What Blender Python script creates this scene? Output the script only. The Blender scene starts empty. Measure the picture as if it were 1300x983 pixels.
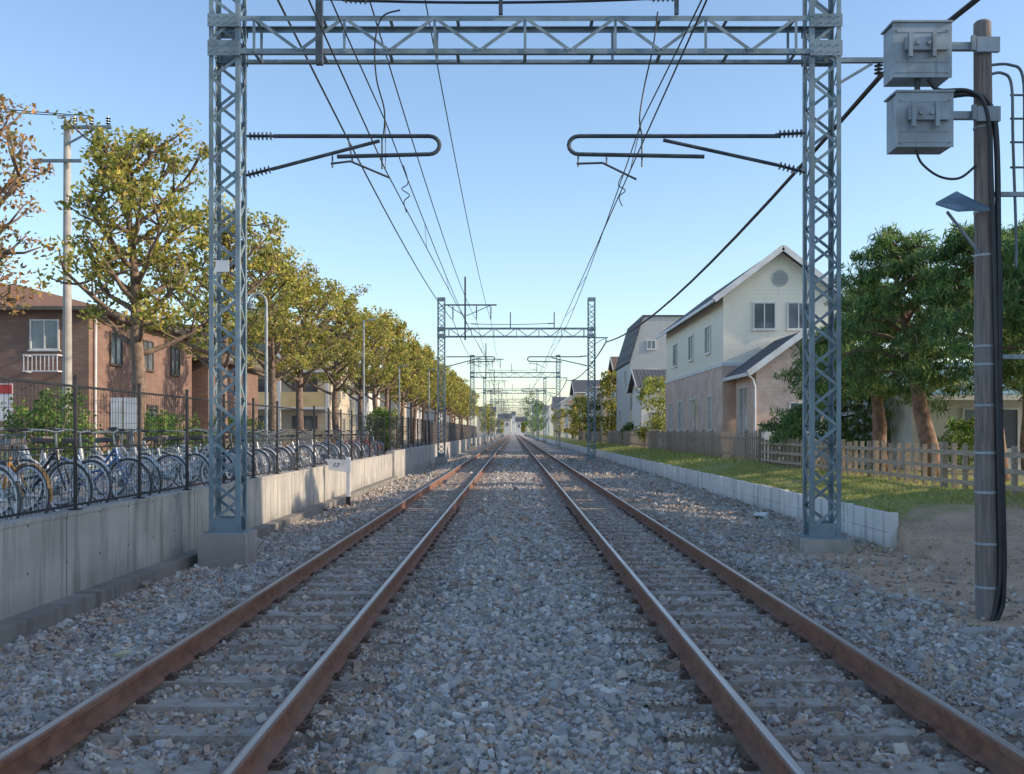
import bpy, math, random
import numpy as np
from mathutils import Vector, Matrix
random.seed(7); rng=np.random.default_rng(7)
S=bpy.context.scene; COL=S.collection
F=1264.; CH=1.53; VX=652.; VY=548.
def at(px,py,Y): return ((px-VX)/F*Y, Y, CH-(py-VY)/F*Y)
R=math.radians
# ---------------------------------------------------------------- helpers
def wloc(o):
    v=Vector((0,0,0))
    while o is not None:
        v=v+o.location; o=o.parent
    return v
def tag(o,label=None,cat=None,group=None,kind=None):
    if label: o['label']=label
    if cat: o['category']=cat
    if group: o['group']=group
    if kind: o['kind']=kind
    return o
def thing(name,label,cat,loc=(0,0,0),group=None,rz=0):
    o=bpy.data.objects.new(name,None); COL.objects.link(o); o.location=loc; o.rotation_euler=(0,0,rz)
    o.empty_display_size=.3
    return tag(o,label,cat,group)
def copy_tree(o,parent=None,skip=()):
    c=o.copy(); COL.objects.link(c); c.parent=parent
    for ch in list(o.children):
        if not ch.name.startswith(skip if skip else ('~',)): copy_tree(ch,c)
    return c
class MB:
    def __init__(s): s.v=[]; s.f=[]; s.mi=[]
    def add(s,vs,fs,m=0):
        n=len(s.v); s.v+=[tuple(v) for v in vs]
        for f in fs: s.f.append(tuple(i+n for i in f)); s.mi.append(m)
        return s
    def box(s,x0,x1,y0,y1,z0,z1,m=0):
        return s.add([(x0,y0,z0),(x1,y0,z0),(x1,y1,z0),(x0,y1,z0),(x0,y0,z1),(x1,y0,z1),(x1,y1,z1),(x0,y1,z1)],
          [(0,3,2,1),(4,5,6,7),(0,1,5,4),(1,2,6,5),(2,3,7,6),(3,0,4,7)],m)
    def bar(s,p,q,w,h=None,up=(0,0,1),m=0):
        p=Vector(p); q=Vector(q); h=h or w; d=(q-p)
        if d.length<1e-6: return s
        d.normalize(); u=Vector(up)
        if abs(d.dot(u))>.95: u=Vector((0,1,0)) if abs(d.y)<.9 else Vector((1,0,0))
        a=d.cross(u).normalized()*(w/2); b=a.cross(d).normalized()*(h/2)
        vs=[p-a-b,p+a-b,p+a+b,p-a+b,q-a-b,q+a-b,q+a+b,q-a+b]
        return s.add(vs,[(0,3,2,1),(4,5,6,7),(0,1,5,4),(1,2,6,5),(2,3,7,6),(3,0,4,7)],m)
    def tube(s,pts,r,n=8,closed=False,m=0):
        pts=[Vector(p) for p in pts]; k=len(pts); rs=r if isinstance(r,(list,tuple)) else [r]*k
        n0=len(s.v); ref=None; fs=[]
        for i,p in enumerate(pts):
            if closed: d=pts[(i+1)%k]-pts[i-1]
            else: d=pts[min(i+1,k-1)]-pts[max(i-1,0)]
            d.normalize()
            if ref is None:
                ref=Vector((0,0,1)) if abs(d.z)<.9 else Vector((1,0,0))
            a=d.cross(ref)
            if a.length<1e-4: a=d.cross(Vector((0,1,0)))
            a.normalize(); b=a.cross(d).normalized(); ref=b
            for j in range(n):
                t=2*math.pi*j/n; s.v.append(tuple(p+(a*math.cos(t)+b*math.sin(t))*rs[i]))
        for i in range(k if closed else k-1):
            for j in range(n):
                i2=(i+1)%k
                fs.append((n0+i*n+j,n0+i2*n+j,n0+i2*n+(j+1)%n,n0+i*n+(j+1)%n))
        if not closed:
            fs.append(tuple(n0+j for j in range(n))); fs.append(tuple(n0+(k-1)*n+j for j in reversed(range(n))))
        s.f+=fs; s.mi+=[m]*len(fs); return s
    def lathe(s,prof,p,axis,n=12,m=0):
        ax=Vector(axis).normalized(); pts=[Vector(p)+ax*t for r,t in prof]
        ref=Vector((0,0,1)) if abs(ax.z)<.9 else Vector((1,0,0))
        a=ax.cross(ref).normalized(); b=ax.cross(a)
        vs=[];fs=[];k=len(prof)
        for (r,t),c in zip(prof,pts):
            for j in range(n):
                an=2*math.pi*j/n; vs.append(c+(a*math.cos(an)+b*math.sin(an))*max(r,1e-4))
        for i in range(k-1):
            for j in range(n): fs.append((i*n+j,i*n+(j+1)%n,(i+1)*n+(j+1)%n,(i+1)*n+j))
        fs.append(tuple(range(n-1,-1,-1))); fs.append(tuple((k-1)*n+j for j in range(n)))
        return s.add(vs,fs,m)
    def build(s,name,mats,parent=None,smooth=False,loc=None):
        if not isinstance(mats,(list,tuple)): mats=[mats]
        V=np.array(s.v,dtype=float)
        if parent is not None: o0=np.array(wloc(parent))
        elif loc is not None: o0=np.array(loc,dtype=float)
        else: o0=np.array([(V[:,0].min()+V[:,0].max())/2,(V[:,1].min()+V[:,1].max())/2,V[:,2].min()])
        V=V-o0
        me=bpy.data.meshes.new(name); me.from_pydata(V.tolist(),[],s.f)
        for m in mats: me.materials.append(m)
        if len(mats)>1: me.polygons.foreach_set('material_index',s.mi)
        if smooth: me.polygons.foreach_set('use_smooth',[True]*len(me.polygons))
        me.update()
        o=bpy.data.objects.new(name,me); COL.objects.link(o)
        if parent is not None: o.parent=parent
        else: o.location=o0
        return o
def np_obj(name,V,Fc,mat,parent=None,col=None,loc=None,smooth=False):
    V=np.asarray(V,dtype=np.float32)
    if parent is not None: V=V-np.array(wloc(parent),dtype=np.float32)
    elif loc is not None: V=V-np.array(loc,dtype=np.float32)
    m,k=Fc.shape; me=bpy.data.meshes.new(name)
    me.vertices.add(len(V)); me.vertices.foreach_set('co',V.ravel())
    me.loops.add(m*k); me.loops.foreach_set('vertex_index',Fc.astype(np.int32).ravel())
    me.polygons.add(m); me.polygons.foreach_set('loop_start',np.arange(0,m*k,k,dtype=np.int32))
    me.update(calc_edges=True)
    me.polygons.foreach_set('use_smooth',np.full(m,smooth,dtype=bool))
    if col is not None:
        a=me.color_attributes.new('Col','FLOAT_COLOR','POINT')
        c=np.ones((len(V),4),dtype=np.float32); c[:,:3]=col; a.data.foreach_set('color',c.ravel())
    me.materials.append(mat); me.validate()
    o=bpy.data.objects.new(name,me); COL.objects.link(o)
    if parent is not None: o.parent=parent
    elif loc is not None: o.location=loc
    return o
# ---------------------------------------------------------------- materials
class NT:
    def __init__(s,name):
        s.m=bpy.data.materials.new(name); s.m.use_nodes=True; s.t=s.m.node_tree; s.b=s.t.nodes['Principled BSDF']; s.out=s.t.nodes['Material Output']
        s.pos=s.t.nodes.new('ShaderNodeNewGeometry').outputs['Position']
        sp=s.t.nodes.new('ShaderNodeSeparateXYZ'); s.l(s.pos,sp.inputs[0]); s.x,s.y,s.z=sp.outputs
    def l(s,a,b): s.t.links.new(a,b)
    def put(s,sock,v):
        if isinstance(v,(int,float)): sock.default_value=v
        elif isinstance(v,tuple): sock.default_value=v if len(v)==4 or sock.type=='VECTOR' else v+(1,)
        else: s.l(v,sock)
    def math(s,op,a,b=0,c=0,clamp=False):
        n=s.t.nodes.new('ShaderNodeMath'); n.operation=op; n.use_clamp=clamp
        s.put(n.inputs[0],a); s.put(n.inputs[1],b); s.put(n.inputs[2],c); return n.outputs[0]
    def step(s,v,lo,hi):
        n=s.t.nodes.new('ShaderNodeMapRange'); n.interpolation_type='SMOOTHSTEP'
        s.put(n.inputs[0],v); s.put(n.inputs[1],lo); s.put(n.inputs[2],hi); return n.outputs[0]
    def noise(s,scale,detail=4,vec=None,sc3=None):
        n=s.t.nodes.new('ShaderNodeTexNoise'); n.inputs['Scale'].default_value=scale; n.inputs['Detail'].default_value=detail
        v=vec or s.pos
        if sc3:
            mp=s.t.nodes.new('ShaderNodeMapping'); mp.inputs['Scale'].default_value=sc3; s.l(v,mp.inputs[0]); v=mp.outputs[0]
        s.l(v,n.inputs['Vector']); return n.outputs['Fac']
    def vor(s,scale,out='Distance',feat='F1'):
        n=s.t.nodes.new('ShaderNodeTexVoronoi'); n.inputs['Scale'].default_value=scale; n.feature=feat; s.l(s.pos,n.inputs['Vector']); return n.outputs[out]
    def mix(s,f,a,b):
        n=s.t.nodes.new('ShaderNodeMix'); n.data_type='RGBA'; s.put(n.inputs[0],f); s.put(n.inputs[6],a); s.put(n.inputs[7],b); return n.outputs[2]
    def ramp(s,v,stops):
        n=s.t.nodes.new('ShaderNodeValToRGB'); s.l(v,n.inputs[0]); e=n.color_ramp.elements
        while len(e)<len(stops): e.new(.5)
        for k,(p,c) in enumerate(stops): e[k].position=p; e[k].color=c+(1,) if len(c)==3 else c
        return n.outputs[0]
    def bump(s,h,st=.3,dist=.02):
        n=s.t.nodes.new('ShaderNodeBump'); n.inputs['Strength'].default_value=st; n.inputs['Distance'].default_value=dist
        s.l(h,n.inputs['Height']); s.l(n.outputs[0],s.b.inputs['Normal'])
    def set(s,col,rough=.7,metal=0,spec=.5):
        s.put(s.b.inputs['Base Color'],col); s.put(s.b.inputs['Roughness'],rough); s.put(s.b.inputs['Metallic'],metal); s.b.inputs['Specular IOR Level'].default_value=spec; return s.m
def simple(name,c,c2=None,rough=.6,metal=0,scale=4,bump=0,spec=.5,lo=.35,hi=.7):
    n=NT(name); c2=c2 or tuple(x*.7 for x in c)
    f=n.step(n.noise(scale,6),lo,hi)
    if bump: n.bump(n.noise(scale*8,4),bump,.01)
    return n.set(n.mix(f,c,c2),rough,metal,spec)
def M_uvwall(n):
    return n.math('ADD',n.x,n.y)
def brick_mat(name,c1,c2,mortar,bw=.21,bh=.075):
    n=NT(name); cb=n.t.nodes.new('ShaderNodeCombineXYZ'); n.l(M_uvwall(n),cb.inputs[0]); n.l(n.z,cb.inputs[1])
    b=n.t.nodes.new('ShaderNodeTexBrick'); n.l(cb.outputs[0],b.inputs['Vector']); b.inputs['Scale'].default_value=1
    b.inputs['Brick Width'].default_value=bw; b.inputs['Row Height'].default_value=bh; b.inputs['Mortar Size'].default_value=.006
    b.inputs['Color1'].default_value=c1+(1,); b.inputs['Color2'].default_value=c2+(1,); b.inputs['Mortar'].default_value=mortar+(1,)
    f=n.step(n.noise(1.5,5),.3,.75); dk=n.mix(f,b.outputs['Color'],tuple(x*.88 for x in c2))
    n.bump(b.outputs['Fac'],-.4,.01); return n.set(dk,.85)
def siding_mat(name,c,pitch=.15,c2=None,depth=.5):
    n=NT(name); fr=n.math('FRACT',n.math('DIVIDE',n.z,pitch)); ln=n.step(fr,.0,.12)
    g=n.mix(n.noise(2,5),c,c2 or tuple(x*.9 for x in c)); colr=n.mix(ln,tuple(x*depth for x in c),g)
    st=n.step(n.noise(1.0,5,sc3=(3,3,.3)),.5,.8); colr=n.mix(n.math('MULTIPLY',st,.2),colr,tuple(x*.6 for x in c))
    n.bump(fr,.5,.02); return n.set(colr,.6)
def tile_mat(name,c,c2,axis='x'):
    n=NT(name); u=n.math('FRACT',n.math('DIVIDE',n.x if axis=='x' else n.y,.27)); v=n.math('FRACT',n.math('DIVIDE',n.z,.14))
    a=n.math('MULTIPLY',n.step(u,0,.2),n.step(v,0,.25)); cc=n.mix(n.noise(3,5),c,c2)
    n.bump(a,.6,.03); return n.set(n.mix(a,tuple(x*.45 for x in c2),cc),.7,0,.15)
M={}
M['steel']=simple('galvanised_steel',(.26,.335,.37),(.16,.215,.24),.5,.1,3,.1)
M['steel_far']=simple('grey_steel',(.19,.23,.26),(.12,.15,.17),.55,.2,3)
M['dark_steel']=simple('dark_bracket_steel',(.09,.11,.13),(.05,.06,.07),.5,.3,6)
def weathered_paint():
    n=NT('cabinet_paint'); a=n.noise(3,7); b=n.noise(2,6,sc3=(6,6,.8)); c=n.mix(n.step(a,.35,.65),(.36,.42,.46),(.27,.31,.34)); c=n.mix(n.math('MULTIPLY',n.step(b,.5,.75),.6),c,(.16,.17,.17)); return n.set(c,.5,.1)
M['box_grey']=weathered_paint()
M['ins']=simple('insulator_glaze',(.06,.07,.085),(.035,.035,.04),.2,0,5)
M['wire']=simple('wire_copper',(.035,.035,.04),(.02,.02,.025),.5,.4,5)
M['cable']=simple('cable_rubber',(.03,.035,.045),(.018,.02,.025),.45,0,5)
M['white']=simple('white_paint',(.78,.79,.80),(.64,.65,.66),.5,0,3)
M['black']=simple('black_paint',(.02,.02,.022),(.012,.012,.012),.5,0,3)
M['red']=simple('red_paint',(.5,.05,.04),(.38,.03,.03),.5,0,3)
M['fence']=simple('fence_coating',(.025,.027,.03),(.04,.04,.045),.45,.2,6)
M['louver']=simple('louver_brown',(.09,.075,.065),(.06,.05,.045),.6,.1,3)
M['pole_conc']=simple('pole_concrete',(.42,.40,.37),(.32,.31,.29),.85,0,3,.2)
def pole_wood():
    n=NT('weathered_pole'); a=n.noise(3,6,sc3=(14,14,.8)); b=n.noise(2,4)
    c=n.mix(n.step(a,.35,.7),(.25,.205,.18),(.13,.115,.105)); c=n.mix(n.step(b,.45,.7),c,(.21,.20,.195)); n.bump(a,.5,.01); return n.set(c,.85)
M['pole']=pole_wood()
def rust_mat():
    n=NT('rail_rust'); a=n.noise(8,7); b=n.noise(1.3,5,sc3=(1,1,4)); c=n.mix(n.step(a,.3,.7),(.30,.145,.09),(.19,.095,.065)); c=n.mix(n.math('MULTIPLY',n.step(b,.45,.7),.6),c,(.28,.185,.135)); n.bump(a,.3,.006); return n.set(c,.75,.0,.3)
M['rust']=rust_mat()
def railtop_mat():
    n=NT('rail_head'); a=n.noise(2,6,sc3=(20,.6,1)); ax=n.math('ABSOLUTE',n.math('SUBTRACT',n.math('ABSOLUTE',n.x),1.851)); e=n.step(n.math('ABSOLUTE',n.math('SUBTRACT',ax,.566)),.014,.026)
    c=n.mix(n.step(a,.35,.7),(.60,.54,.51),(.42,.34,.30)); c=n.mix(e,c,(.24,.13,.09)); return n.set(c,n.math('ADD',n.math('MULTIPLY',e,.4),.3),n.math('SUBTRACT',.8,n.math('MULTIPLY',e,.75)))
M['railtop']=railtop_mat()
M['clip']=simple('clip_rust',(.18,.115,.085),(.10,.07,.055),.7,.3,9)
def sleeper_mat():
    n=NT('sleeper_concrete'); a=n.noise(6,6); b=n.noise(30,4)
    c=n.mix(n.step(a,.3,.7),(.40,.35,.30),(.28,.225,.18)); c=n.mix(n.step(b,.5,.75),c,(.44,.40,.36)); n.bump(b,.6,.01); return n.set(c,.9)
M['sleeper']=sleeper_mat()
def conc_mat(name,base,dark,holes=False,joint=1.8):
    n=NT(name); a=n.noise(1.2,7); st=n.noise(1.0,6,sc3=(1,5,.5)); fine=n.noise(40,3)
    c=n.mix(n.step(a,.3,.7),base,dark); c=n.mix(n.math('MULTIPLY',n.step(st,.45,.7),.7),c,tuple(x*.5 for x in dark))
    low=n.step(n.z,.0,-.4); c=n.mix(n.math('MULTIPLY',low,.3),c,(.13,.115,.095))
    c=n.mix(n.math('MULTIPLY',n.step(fine,.55,.75),.25),c,tuple(x*.6 for x in base))
    fy=n.math('FRACT',n.math('DIVIDE',n.y,joint)); j=n.step(n.math('ABSOLUTE',n.math('SUBTRACT',fy,.5)),.002,.004)
    c=n.mix(j,tuple(x*.45 for x in dark),c)
    if holes:
        hy=n.math('SUBTRACT',n.math('FRACT',n.math('DIVIDE',n.y,.9)),.5); hz=n.math('SUBTRACT',n.math('FRACT',n.math('DIVIDE',n.math('ADD',n.z,.2),.5)),.5)
        d=n.math('SQRT',n.math('ADD',n.math('POWER',n.math('MULTIPLY',hy,.9),2),n.math('POWER',n.math('MULTIPLY',hz,.5),2)))
        c=n.mix(n.step(d,.012,.02),(.04,.04,.04),c)
    n.bump(n.noise(12,6),.35,.02); return n.set(c,.88)
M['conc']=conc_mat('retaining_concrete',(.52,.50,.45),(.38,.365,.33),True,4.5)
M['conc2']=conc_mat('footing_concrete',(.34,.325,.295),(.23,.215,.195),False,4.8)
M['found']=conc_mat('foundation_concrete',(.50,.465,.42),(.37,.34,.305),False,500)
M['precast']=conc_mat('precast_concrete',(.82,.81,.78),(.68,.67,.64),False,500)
def wood_mat(name,a,b):
    n=NT(name); g=n.noise(3,6,sc3=(12,1.5,12)); c=n.mix(n.step(g,.3,.7),a,b); n.bump(g,.4,.01); return n.set(c,.85)
M['wood']=wood_mat('weathered_wood',(.48,.39,.31),(.31,.245,.19))
M['wood2']=wood_mat('brown_picket_wood',(.44,.34,.265),(.29,.22,.17))
M['bark']=simple('grey_bark',(.25,.18,.13),(.13,.095,.075),.9,0,8,.6)
M['bark_red']=simple('reddish_bark',(.27,.17,.125),(.14,.09,.07),.9,0,8,.6)
def glass(name,c,rough=.08):
    n=NT(name); f=n.step(n.noise(.8,3),.4,.6); return n.set(n.mix(f,c,tuple(x*.5 for x in c)),rough,0,.9)
M['glass']=glass('window_glass',(.16,.19,.22)); M['curtain']=glass('curtained_glass',(.5,.5,.47),.15)
M['winframe']=simple('window_frame',(.7,.7,.67),(.58,.58,.56),.4,.1,3)
M['frame_dk']=simple('bronze_window_frame',(.15,.12,.10),(.10,.085,.07),.4,.2,3)
M['brickpink']=brick_mat('pink_brick',(.74,.55,.45),(.62,.44,.35),(.72,.65,.58))
M['brownwall']=brick_mat('brown_tile_wall',(.30,.195,.15),(.225,.14,.11),(.15,.105,.085),.45,.12)
M['cream']=siding_mat('cream_siding',(.88,.84,.70),.18,depth=.8)
M['greysiding']=siding_mat('grey_siding',(.50,.52,.52),.2,depth=.7)
M['whitesiding']=siding_mat('white_siding',(.74,.73,.70),.25,depth=.8)
M['beige']=simple('beige_render',(.60,.53,.41),(.50,.44,.34),.8,0,1.5,.1)
M['ochre']=simple('ochre_balcony',(.64,.48,.24),(.53,.39,.19),.7,0,1)
M['plaster']=simple('plaster_wall',(.70,.68,.64),(.57,.55,.52),.8,0,1.2,.1)
M['roofred']=tile_mat('terracotta_tiles',(.44,.23,.135),(.31,.165,.105))
M['roofdark']=tile_mat('slate_roof',(.15,.155,.17),(.10,.105,.115))
M['roofbrown']=tile_mat('brown_roof',(.25,.18,.14),(.17,.12,.10))
M['roofteal']=siding_mat('blue_metal_roof',(.22,.37,.43),.12,depth=.5)
M['trim']=simple('white_fascia',(.70,.71,.71),(.58,.58,.58),.5,0,2)
def attr_mat(name,rough=.8,trans=0,bump=0):
    n=NT(name); a=n.t.nodes.new('ShaderNodeVertexColor'); a.layer_name='Col'; c=a.outputs[0]
    if bump:
        n.bump(n.noise(60,3),bump,.006); c=n.mix(n.math('MULTIPLY',n.step(n.noise(35,4),.4,.75),.5),c,n.mix(.5,c,(.2,.165,.13)))
    n.set(c,rough,0,.3)
    if trans:
        t=n.t.nodes.new('ShaderNodeBsdfTranslucent'); n.put(t.inputs[0],c); mx=n.t.nodes.new('ShaderNodeMixShader'); mx.inputs[0].default_value=trans
        n.l(n.b.outputs[0],mx.inputs[1]); n.l(t.outputs[0],mx.inputs[2]); n.l(mx.outputs[0],n.out.inputs[0])
    return n.m
M['leaf']=attr_mat('leaf',.6,.42); M['stone']=attr_mat('stone',.9,0,.4)
# ---------------------------------------------------------------- ground
def sst(a,b,x):
    t=np.clip((x-a)/(b-a),0,1); return t*t*(3-2*t)
GL=.42
def gz(x,y):
    x=np.asarray(x,dtype=float); y=np.asarray(y,dtype=float)
    z=np.full(np.broadcast(x,y).shape,-.212)
    z=z+.035*(1-sst(.5,.95,np.abs(x)))
    z=z-.29*sst(-3.0,-4.3,x)*1.0
    z=z-.055*sst(3.1,4.4,x)
    bank=-.265+.52+.2*sst(5.85,8.3,x); sl0=-.265+.72*sst(5.6,11.5,x)
    w=sst(13.2,16.4,y); rt=sl0*(1-w)+bank*w
    z=np.where(x>5.84,rt,np.where(x>4.9,np.where(y<15,sl0,-.265),z))
    z=np.where(x<-5.1,GL,z)
    return z
def ground():
    xs=np.concatenate([[-3000,-900,-300,-120,-60,-30,-15,-10,-7,-5.4,-5.11,-5.09],np.arange(-5.0,9.6,.12),[10,11,13,16,22,35,60,120,300,900,3000]])
    xs=np.sort(np.concatenate([xs,[5.83,5.85]]))
    ys=np.concatenate([[-200,-60,-20,-8],np.arange(-4,34,.3),np.arange(34,100,3),[110,130,160,200,260,350,500,800,1500,4000]])
    X,Y=np.meshgrid(xs,ys); Z=gz(X,Y)
    nz=.02*np.sin(X*3.1+1.3*np.sin(Y*1.7))*np.sin(Y*2.3+X); Z=Z+np.where((X>-5)&(np.abs(X)<12),nz,0)
    V=np.stack([X,Y,Z],-1).reshape(-1,3); nx=len(xs); ny=len(ys)
    i,j=np.meshgrid(np.arange(nx-1),np.arange(ny-1)); a=(j*nx+i).ravel(); Fc=np.stack([a,a+1,a+1+nx,a+nx],-1)
    n=NT('ground_surface'); wob=n.math('SUBTRACT',n.noise(1.3,5),.5)
    cell=n.vor(24,'Color'); sep=n.t.nodes.new('ShaderNodeSeparateXYZ'); n.l(cell,sep.inputs[0])
    bal=n.ramp(sep.outputs[0],[(0,(.16,.145,.13)),(.35,(.31,.285,.26)),(.7,(.44,.41,.375)),(1,(.54,.51,.475))])
    br=n.ramp(sep.outputs[1],[(0,(.16,.12,.09)),(.5,(.35,.265,.20)),(1,(.48,.39,.30))])
    tr=n.math('ABSOLUTE',n.math('SUBTRACT',n.math('ABSOLUTE',n.x),1.85))
    bf=n.math('MULTIPLY',n.step(n.math('ADD',tr,n.math('MULTIPLY',wob,.6)),1.3,.6),.75)
    bal=n.mix(bf,bal,br)
    far=n.step(n.y,40,160); bal=n.mix(n.math('MULTIPLY',far,.5),bal,(.42,.35,.28))
    dirt=n.mix(n.step(n.noise(2.2,7),.3,.7),(.60,.41,.275),(.43,.30,.205)); dirt=n.mix(n.step(n.noise(25,3),.5,.7),dirt,(.58,.46,.35))
    dirt=n.mix(n.math('MULTIPLY',n.step(n.noise(7,5),.58,.72),.5),dirt,(.25,.18,.13))
    grs=n.mix(n.step(n.noise(3,6),.35,.65),(.22,.27,.07),(.38,.34,.14)); asp=n.mix(n.noise(2,6),(.22,.21,.20),(.32,.30,.28))
    xr=n.math('ADD',n.x,n.math('MULTIPLY',wob,1.8)); md=n.step(xr,3.8,4.3)
    ynear=n.math('ADD',n.y,n.math('MULTIPLY',wob,3)); md=n.math('MULTIPLY',md,n.math('MAXIMUM',n.math('MULTIPLY',n.step(ynear,8.4,9.6),n.step(n.y,17,15)),n.step(n.x,5.84,5.86)))
    c=n.mix(md,bal,dirt)
    gy=n.math('ADD',n.y,n.math('MULTIPLY',wob,2.5)); mg=n.math('MULTIPLY',n.step(n.x,5.84,5.86),n.step(gy,15.2,16.6))
    c=n.mix(mg,c,grs); c=n.mix(n.step(n.x,9.5,11),c,n.mix(n.noise(.3,4),(.28,.23,.17),(.25,.27,.12)))
    c=n.mix(n.step(n.x,-5.09,-5.11),c,asp)
    vd=n.vor(24); n.bump(n.math('ADD',vd,n.math('MULTIPLY',n.noise(9,5),.6)),.6,.035); n.set(c,.9,0,.3)
    o=np_obj('ground',V,Fc,n.m,smooth=True); tag(o,kind='structure')
ground()
# ---------------------------------------------------------------- ballast stones
CUB_V=np.array([(-1,-1,-1),(1,-1,-1),(1,1,-1),(-1,1,-1),(-1,-1,1),(1,-1,1),(1,1,1),(-1,1,1)],dtype=float)*.68
CUB_F=np.array([(0,3,2),(0,2,1),(4,5,6),(4,6,7),(0,1,5),(0,5,4),(1,2,6),(1,6,5),(2,3,7),(2,7,6),(3,0,4),(3,4,7)])
OCT_V=np.array([(1,0,0),(-1,0,0),(0,1,0),(0,-1,0),(0,0,1),(0,0,-1)],dtype=float)
OCT_F=np.array([(0,2,4),(2,1,4),(1,3,4),(3,0,4),(2,0,5),(1,2,5),(3,1,5),(0,3,5)])
SP=.6; S0=3.2
def stones(n,x0,x1,y0,y1,size,base='cub'):
    BV,BF=(CUB_V,CUB_F) if base=='cub' else (OCT_V,OCT_F)
    x=rng.uniform(x0,x1,n); y=rng.uniform(y0,y1,n); ax=np.abs(x)
    rail=(np.abs(ax-1.285)<.085)|(np.abs(ax-2.417)<.085)
    onsl=(ax>.83)&(ax<2.87)&(np.abs(((y-S0+SP/2)%SP)-SP/2)<.12)
    endz=(ax<1.12)|(ax>2.62)
    keep=~rail&~(onsl&(rng.random(n)>np.where(endz,.45,.06)))
    dz=sst(3.5,4.2,x+.3*np.sin(y*1.7)+.2*np.sin(y*4.1))*sst(8.2,9.6,y+.5*np.sin(x*3))*(1-sst(15.2,16.5,y))
    keep&=~((x<-4.75))&~(rng.random(n)<dz*.96)
    keep&=~((x>4.9)&(y>15.3)&(x>5.72))
    keep&=~((np.abs(x+4.3)<.37)&(np.abs(y-15)<.37))&~((np.abs(x-4.64)<.37)&(np.abs(y-15)<.37))
    x=x[keep];y=y[keep];onsl=onsl[keep]; n=len(x)
    s=size*rng.lognormal(0,.32,n)*.5
    s=np.where(onsl,np.minimum(s,.017),s)
    z=gz(x,y)+rng.uniform(-.3,.9,n)*s*.8; z=np.where(onsl,-.150+s*.5,z)
    sc=np.stack([rng.uniform(.9,1.35,n),rng.uniform(.7,1.1,n),rng.uniform(.55,.95,n)],-1)*s[:,None]
    q=rng.normal(size=(n,4)); q/=np.linalg.norm(q,axis=1)[:,None]; w,a,b,c=q.T
    Rm=np.stack([1-2*(b*b+c*c),2*(a*b-c*w),2*(a*c+b*w),2*(a*b+c*w),1-2*(a*a+c*c),2*(b*c-a*w),2*(a*c-b*w),2*(b*c+a*w),1-2*(a*a+b*b)],-1).reshape(n,3,3)
    P=(BV[None]+rng.uniform(-.28,.28,(n,len(BV),3)))*sc[:,None,:]
    P=np.einsum('nij,nkj->nki',Rm,P)+np.stack([x,y,z],-1)[:,None,:]
    Fc=(BF[None]+(np.arange(n)*len(BV))[:,None,None]).reshape(-1,3)
    pal=np.array([(.41,.39,.37),(.49,.465,.44),(.28,.265,.25),(.58,.555,.52),(.45,.415,.38),(.54,.475,.40),(.66,.63,.585)])
    palb=np.array([(.45,.32,.235),(.53,.40,.305),(.32,.235,.18),(.38,.34,.30),(.57,.48,.39),(.45,.39,.34)])
    g=pal[rng.choice(7,n,p=[.22,.2,.16,.13,.13,.13,.03])]; bb=palb[rng.choice(6,n)]
    tr=np.abs(np.abs(x)-1.85); pb=.30+.5*(1-sst(.5,1.15,tr))+.15*sst(2.8,4,np.abs(x)); pb=np.clip(pb+.15*np.sin(x*2+y*.9)*np.sin(y*.6),0,.92)
    c=np.where((rng.random(n)<pb)[:,None],bb,g)*rng.uniform(.72,1.15,(n,1))
    return P.reshape(-1,3),Fc,np.repeat(c,len(BV),0)
def join(parts):
    V=[];Fc=[];C=[];o=0
    for v,f,c in parts: V.append(v);Fc.append(f+o);C.append(c);o+=len(v)
    return np.concatenate(V),np.concatenate(Fc),np.concatenate(C)
V,Fc,C=join([stones(145000,-4.8,5.7,2.8,9,.040),stones(105000,-4.8,5.7,9,20,.049),stones(58000,-4.8,5.7,20,38,.070,'oct'),stones(32000,-4.8,5.7,38,75,.10,'oct')])
tag(np_obj('ballast',V,Fc,M['stone'],col=C),'grey and rusty brown crushed stone ballast around the tracks','ballast',kind='stuff')
def grass(n,x0,x1,y0,y1,h,w,name,label,cond=None,dry=.3):
    x=rng.uniform(x0,x1,n);y=rng.uniform(y0,y1,n)
    if cond is not None:
        k=cond(x,y); x=x[k];y=y[k]
    n=len(x); z=gz(x,y)-.01; hh=h*rng.uniform(.4,1.3,n); an=rng.uniform(0,6.283,n); ln=rng.normal(0,.35,(n,2))*hh[:,None]
    P=np.zeros((n,3,3)); dx=np.cos(an)*w;dy=np.sin(an)*w
    P[:,0]=np.stack([x-dx,y-dy,z],-1);P[:,1]=np.stack([x+dx,y+dy,z],-1);P[:,2]=np.stack([x+ln[:,0],y+ln[:,1],z+hh],-1)
    pal=np.array([(.30,.38,.09),(.44,.48,.13),(.20,.28,.07),(.60,.53,.25)]); c=pal[rng.choice(4,n,p=[.35*(1-dry)/.7,.25*(1-dry)/.7,.1*(1-dry)/.7,1-(1-dry)])]*rng.uniform(.7,1.3,(n,1))
    tag(np_obj(name,P.reshape(-1,3),np.arange(n*3).reshape(-1,3),M['leaf'],col=np.repeat(c,3,0)),label,'grass',kind='stuff')
nb=lambda x,y: (np.sin(x*1.9+y*.7)+np.sin(y*1.3-x)+rng.normal(0,.6,len(x)))>-.9
grass(80000,5.88,10.5,15,34,.06,.008,'grass','short green grass on the raised bank before the wooden fence',lambda x,y:nb(x,y)&(y>15.9+.5*np.sin(x*3)),.4)
grass(32000,5.88,8.9,34,110,.13,.02,'grass','far strip of green grass above the white kerb wall',nb,.4)
grass(5000,4.9,5.76,15,50,.08,.007,'weeds','sparse weeds in the gravel at the foot of the white kerb wall',lambda x,y:(np.sin(y*.9)+np.sin(y*.37+1)+rng.normal(0,.3,len(x)))>.7,.4)
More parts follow.
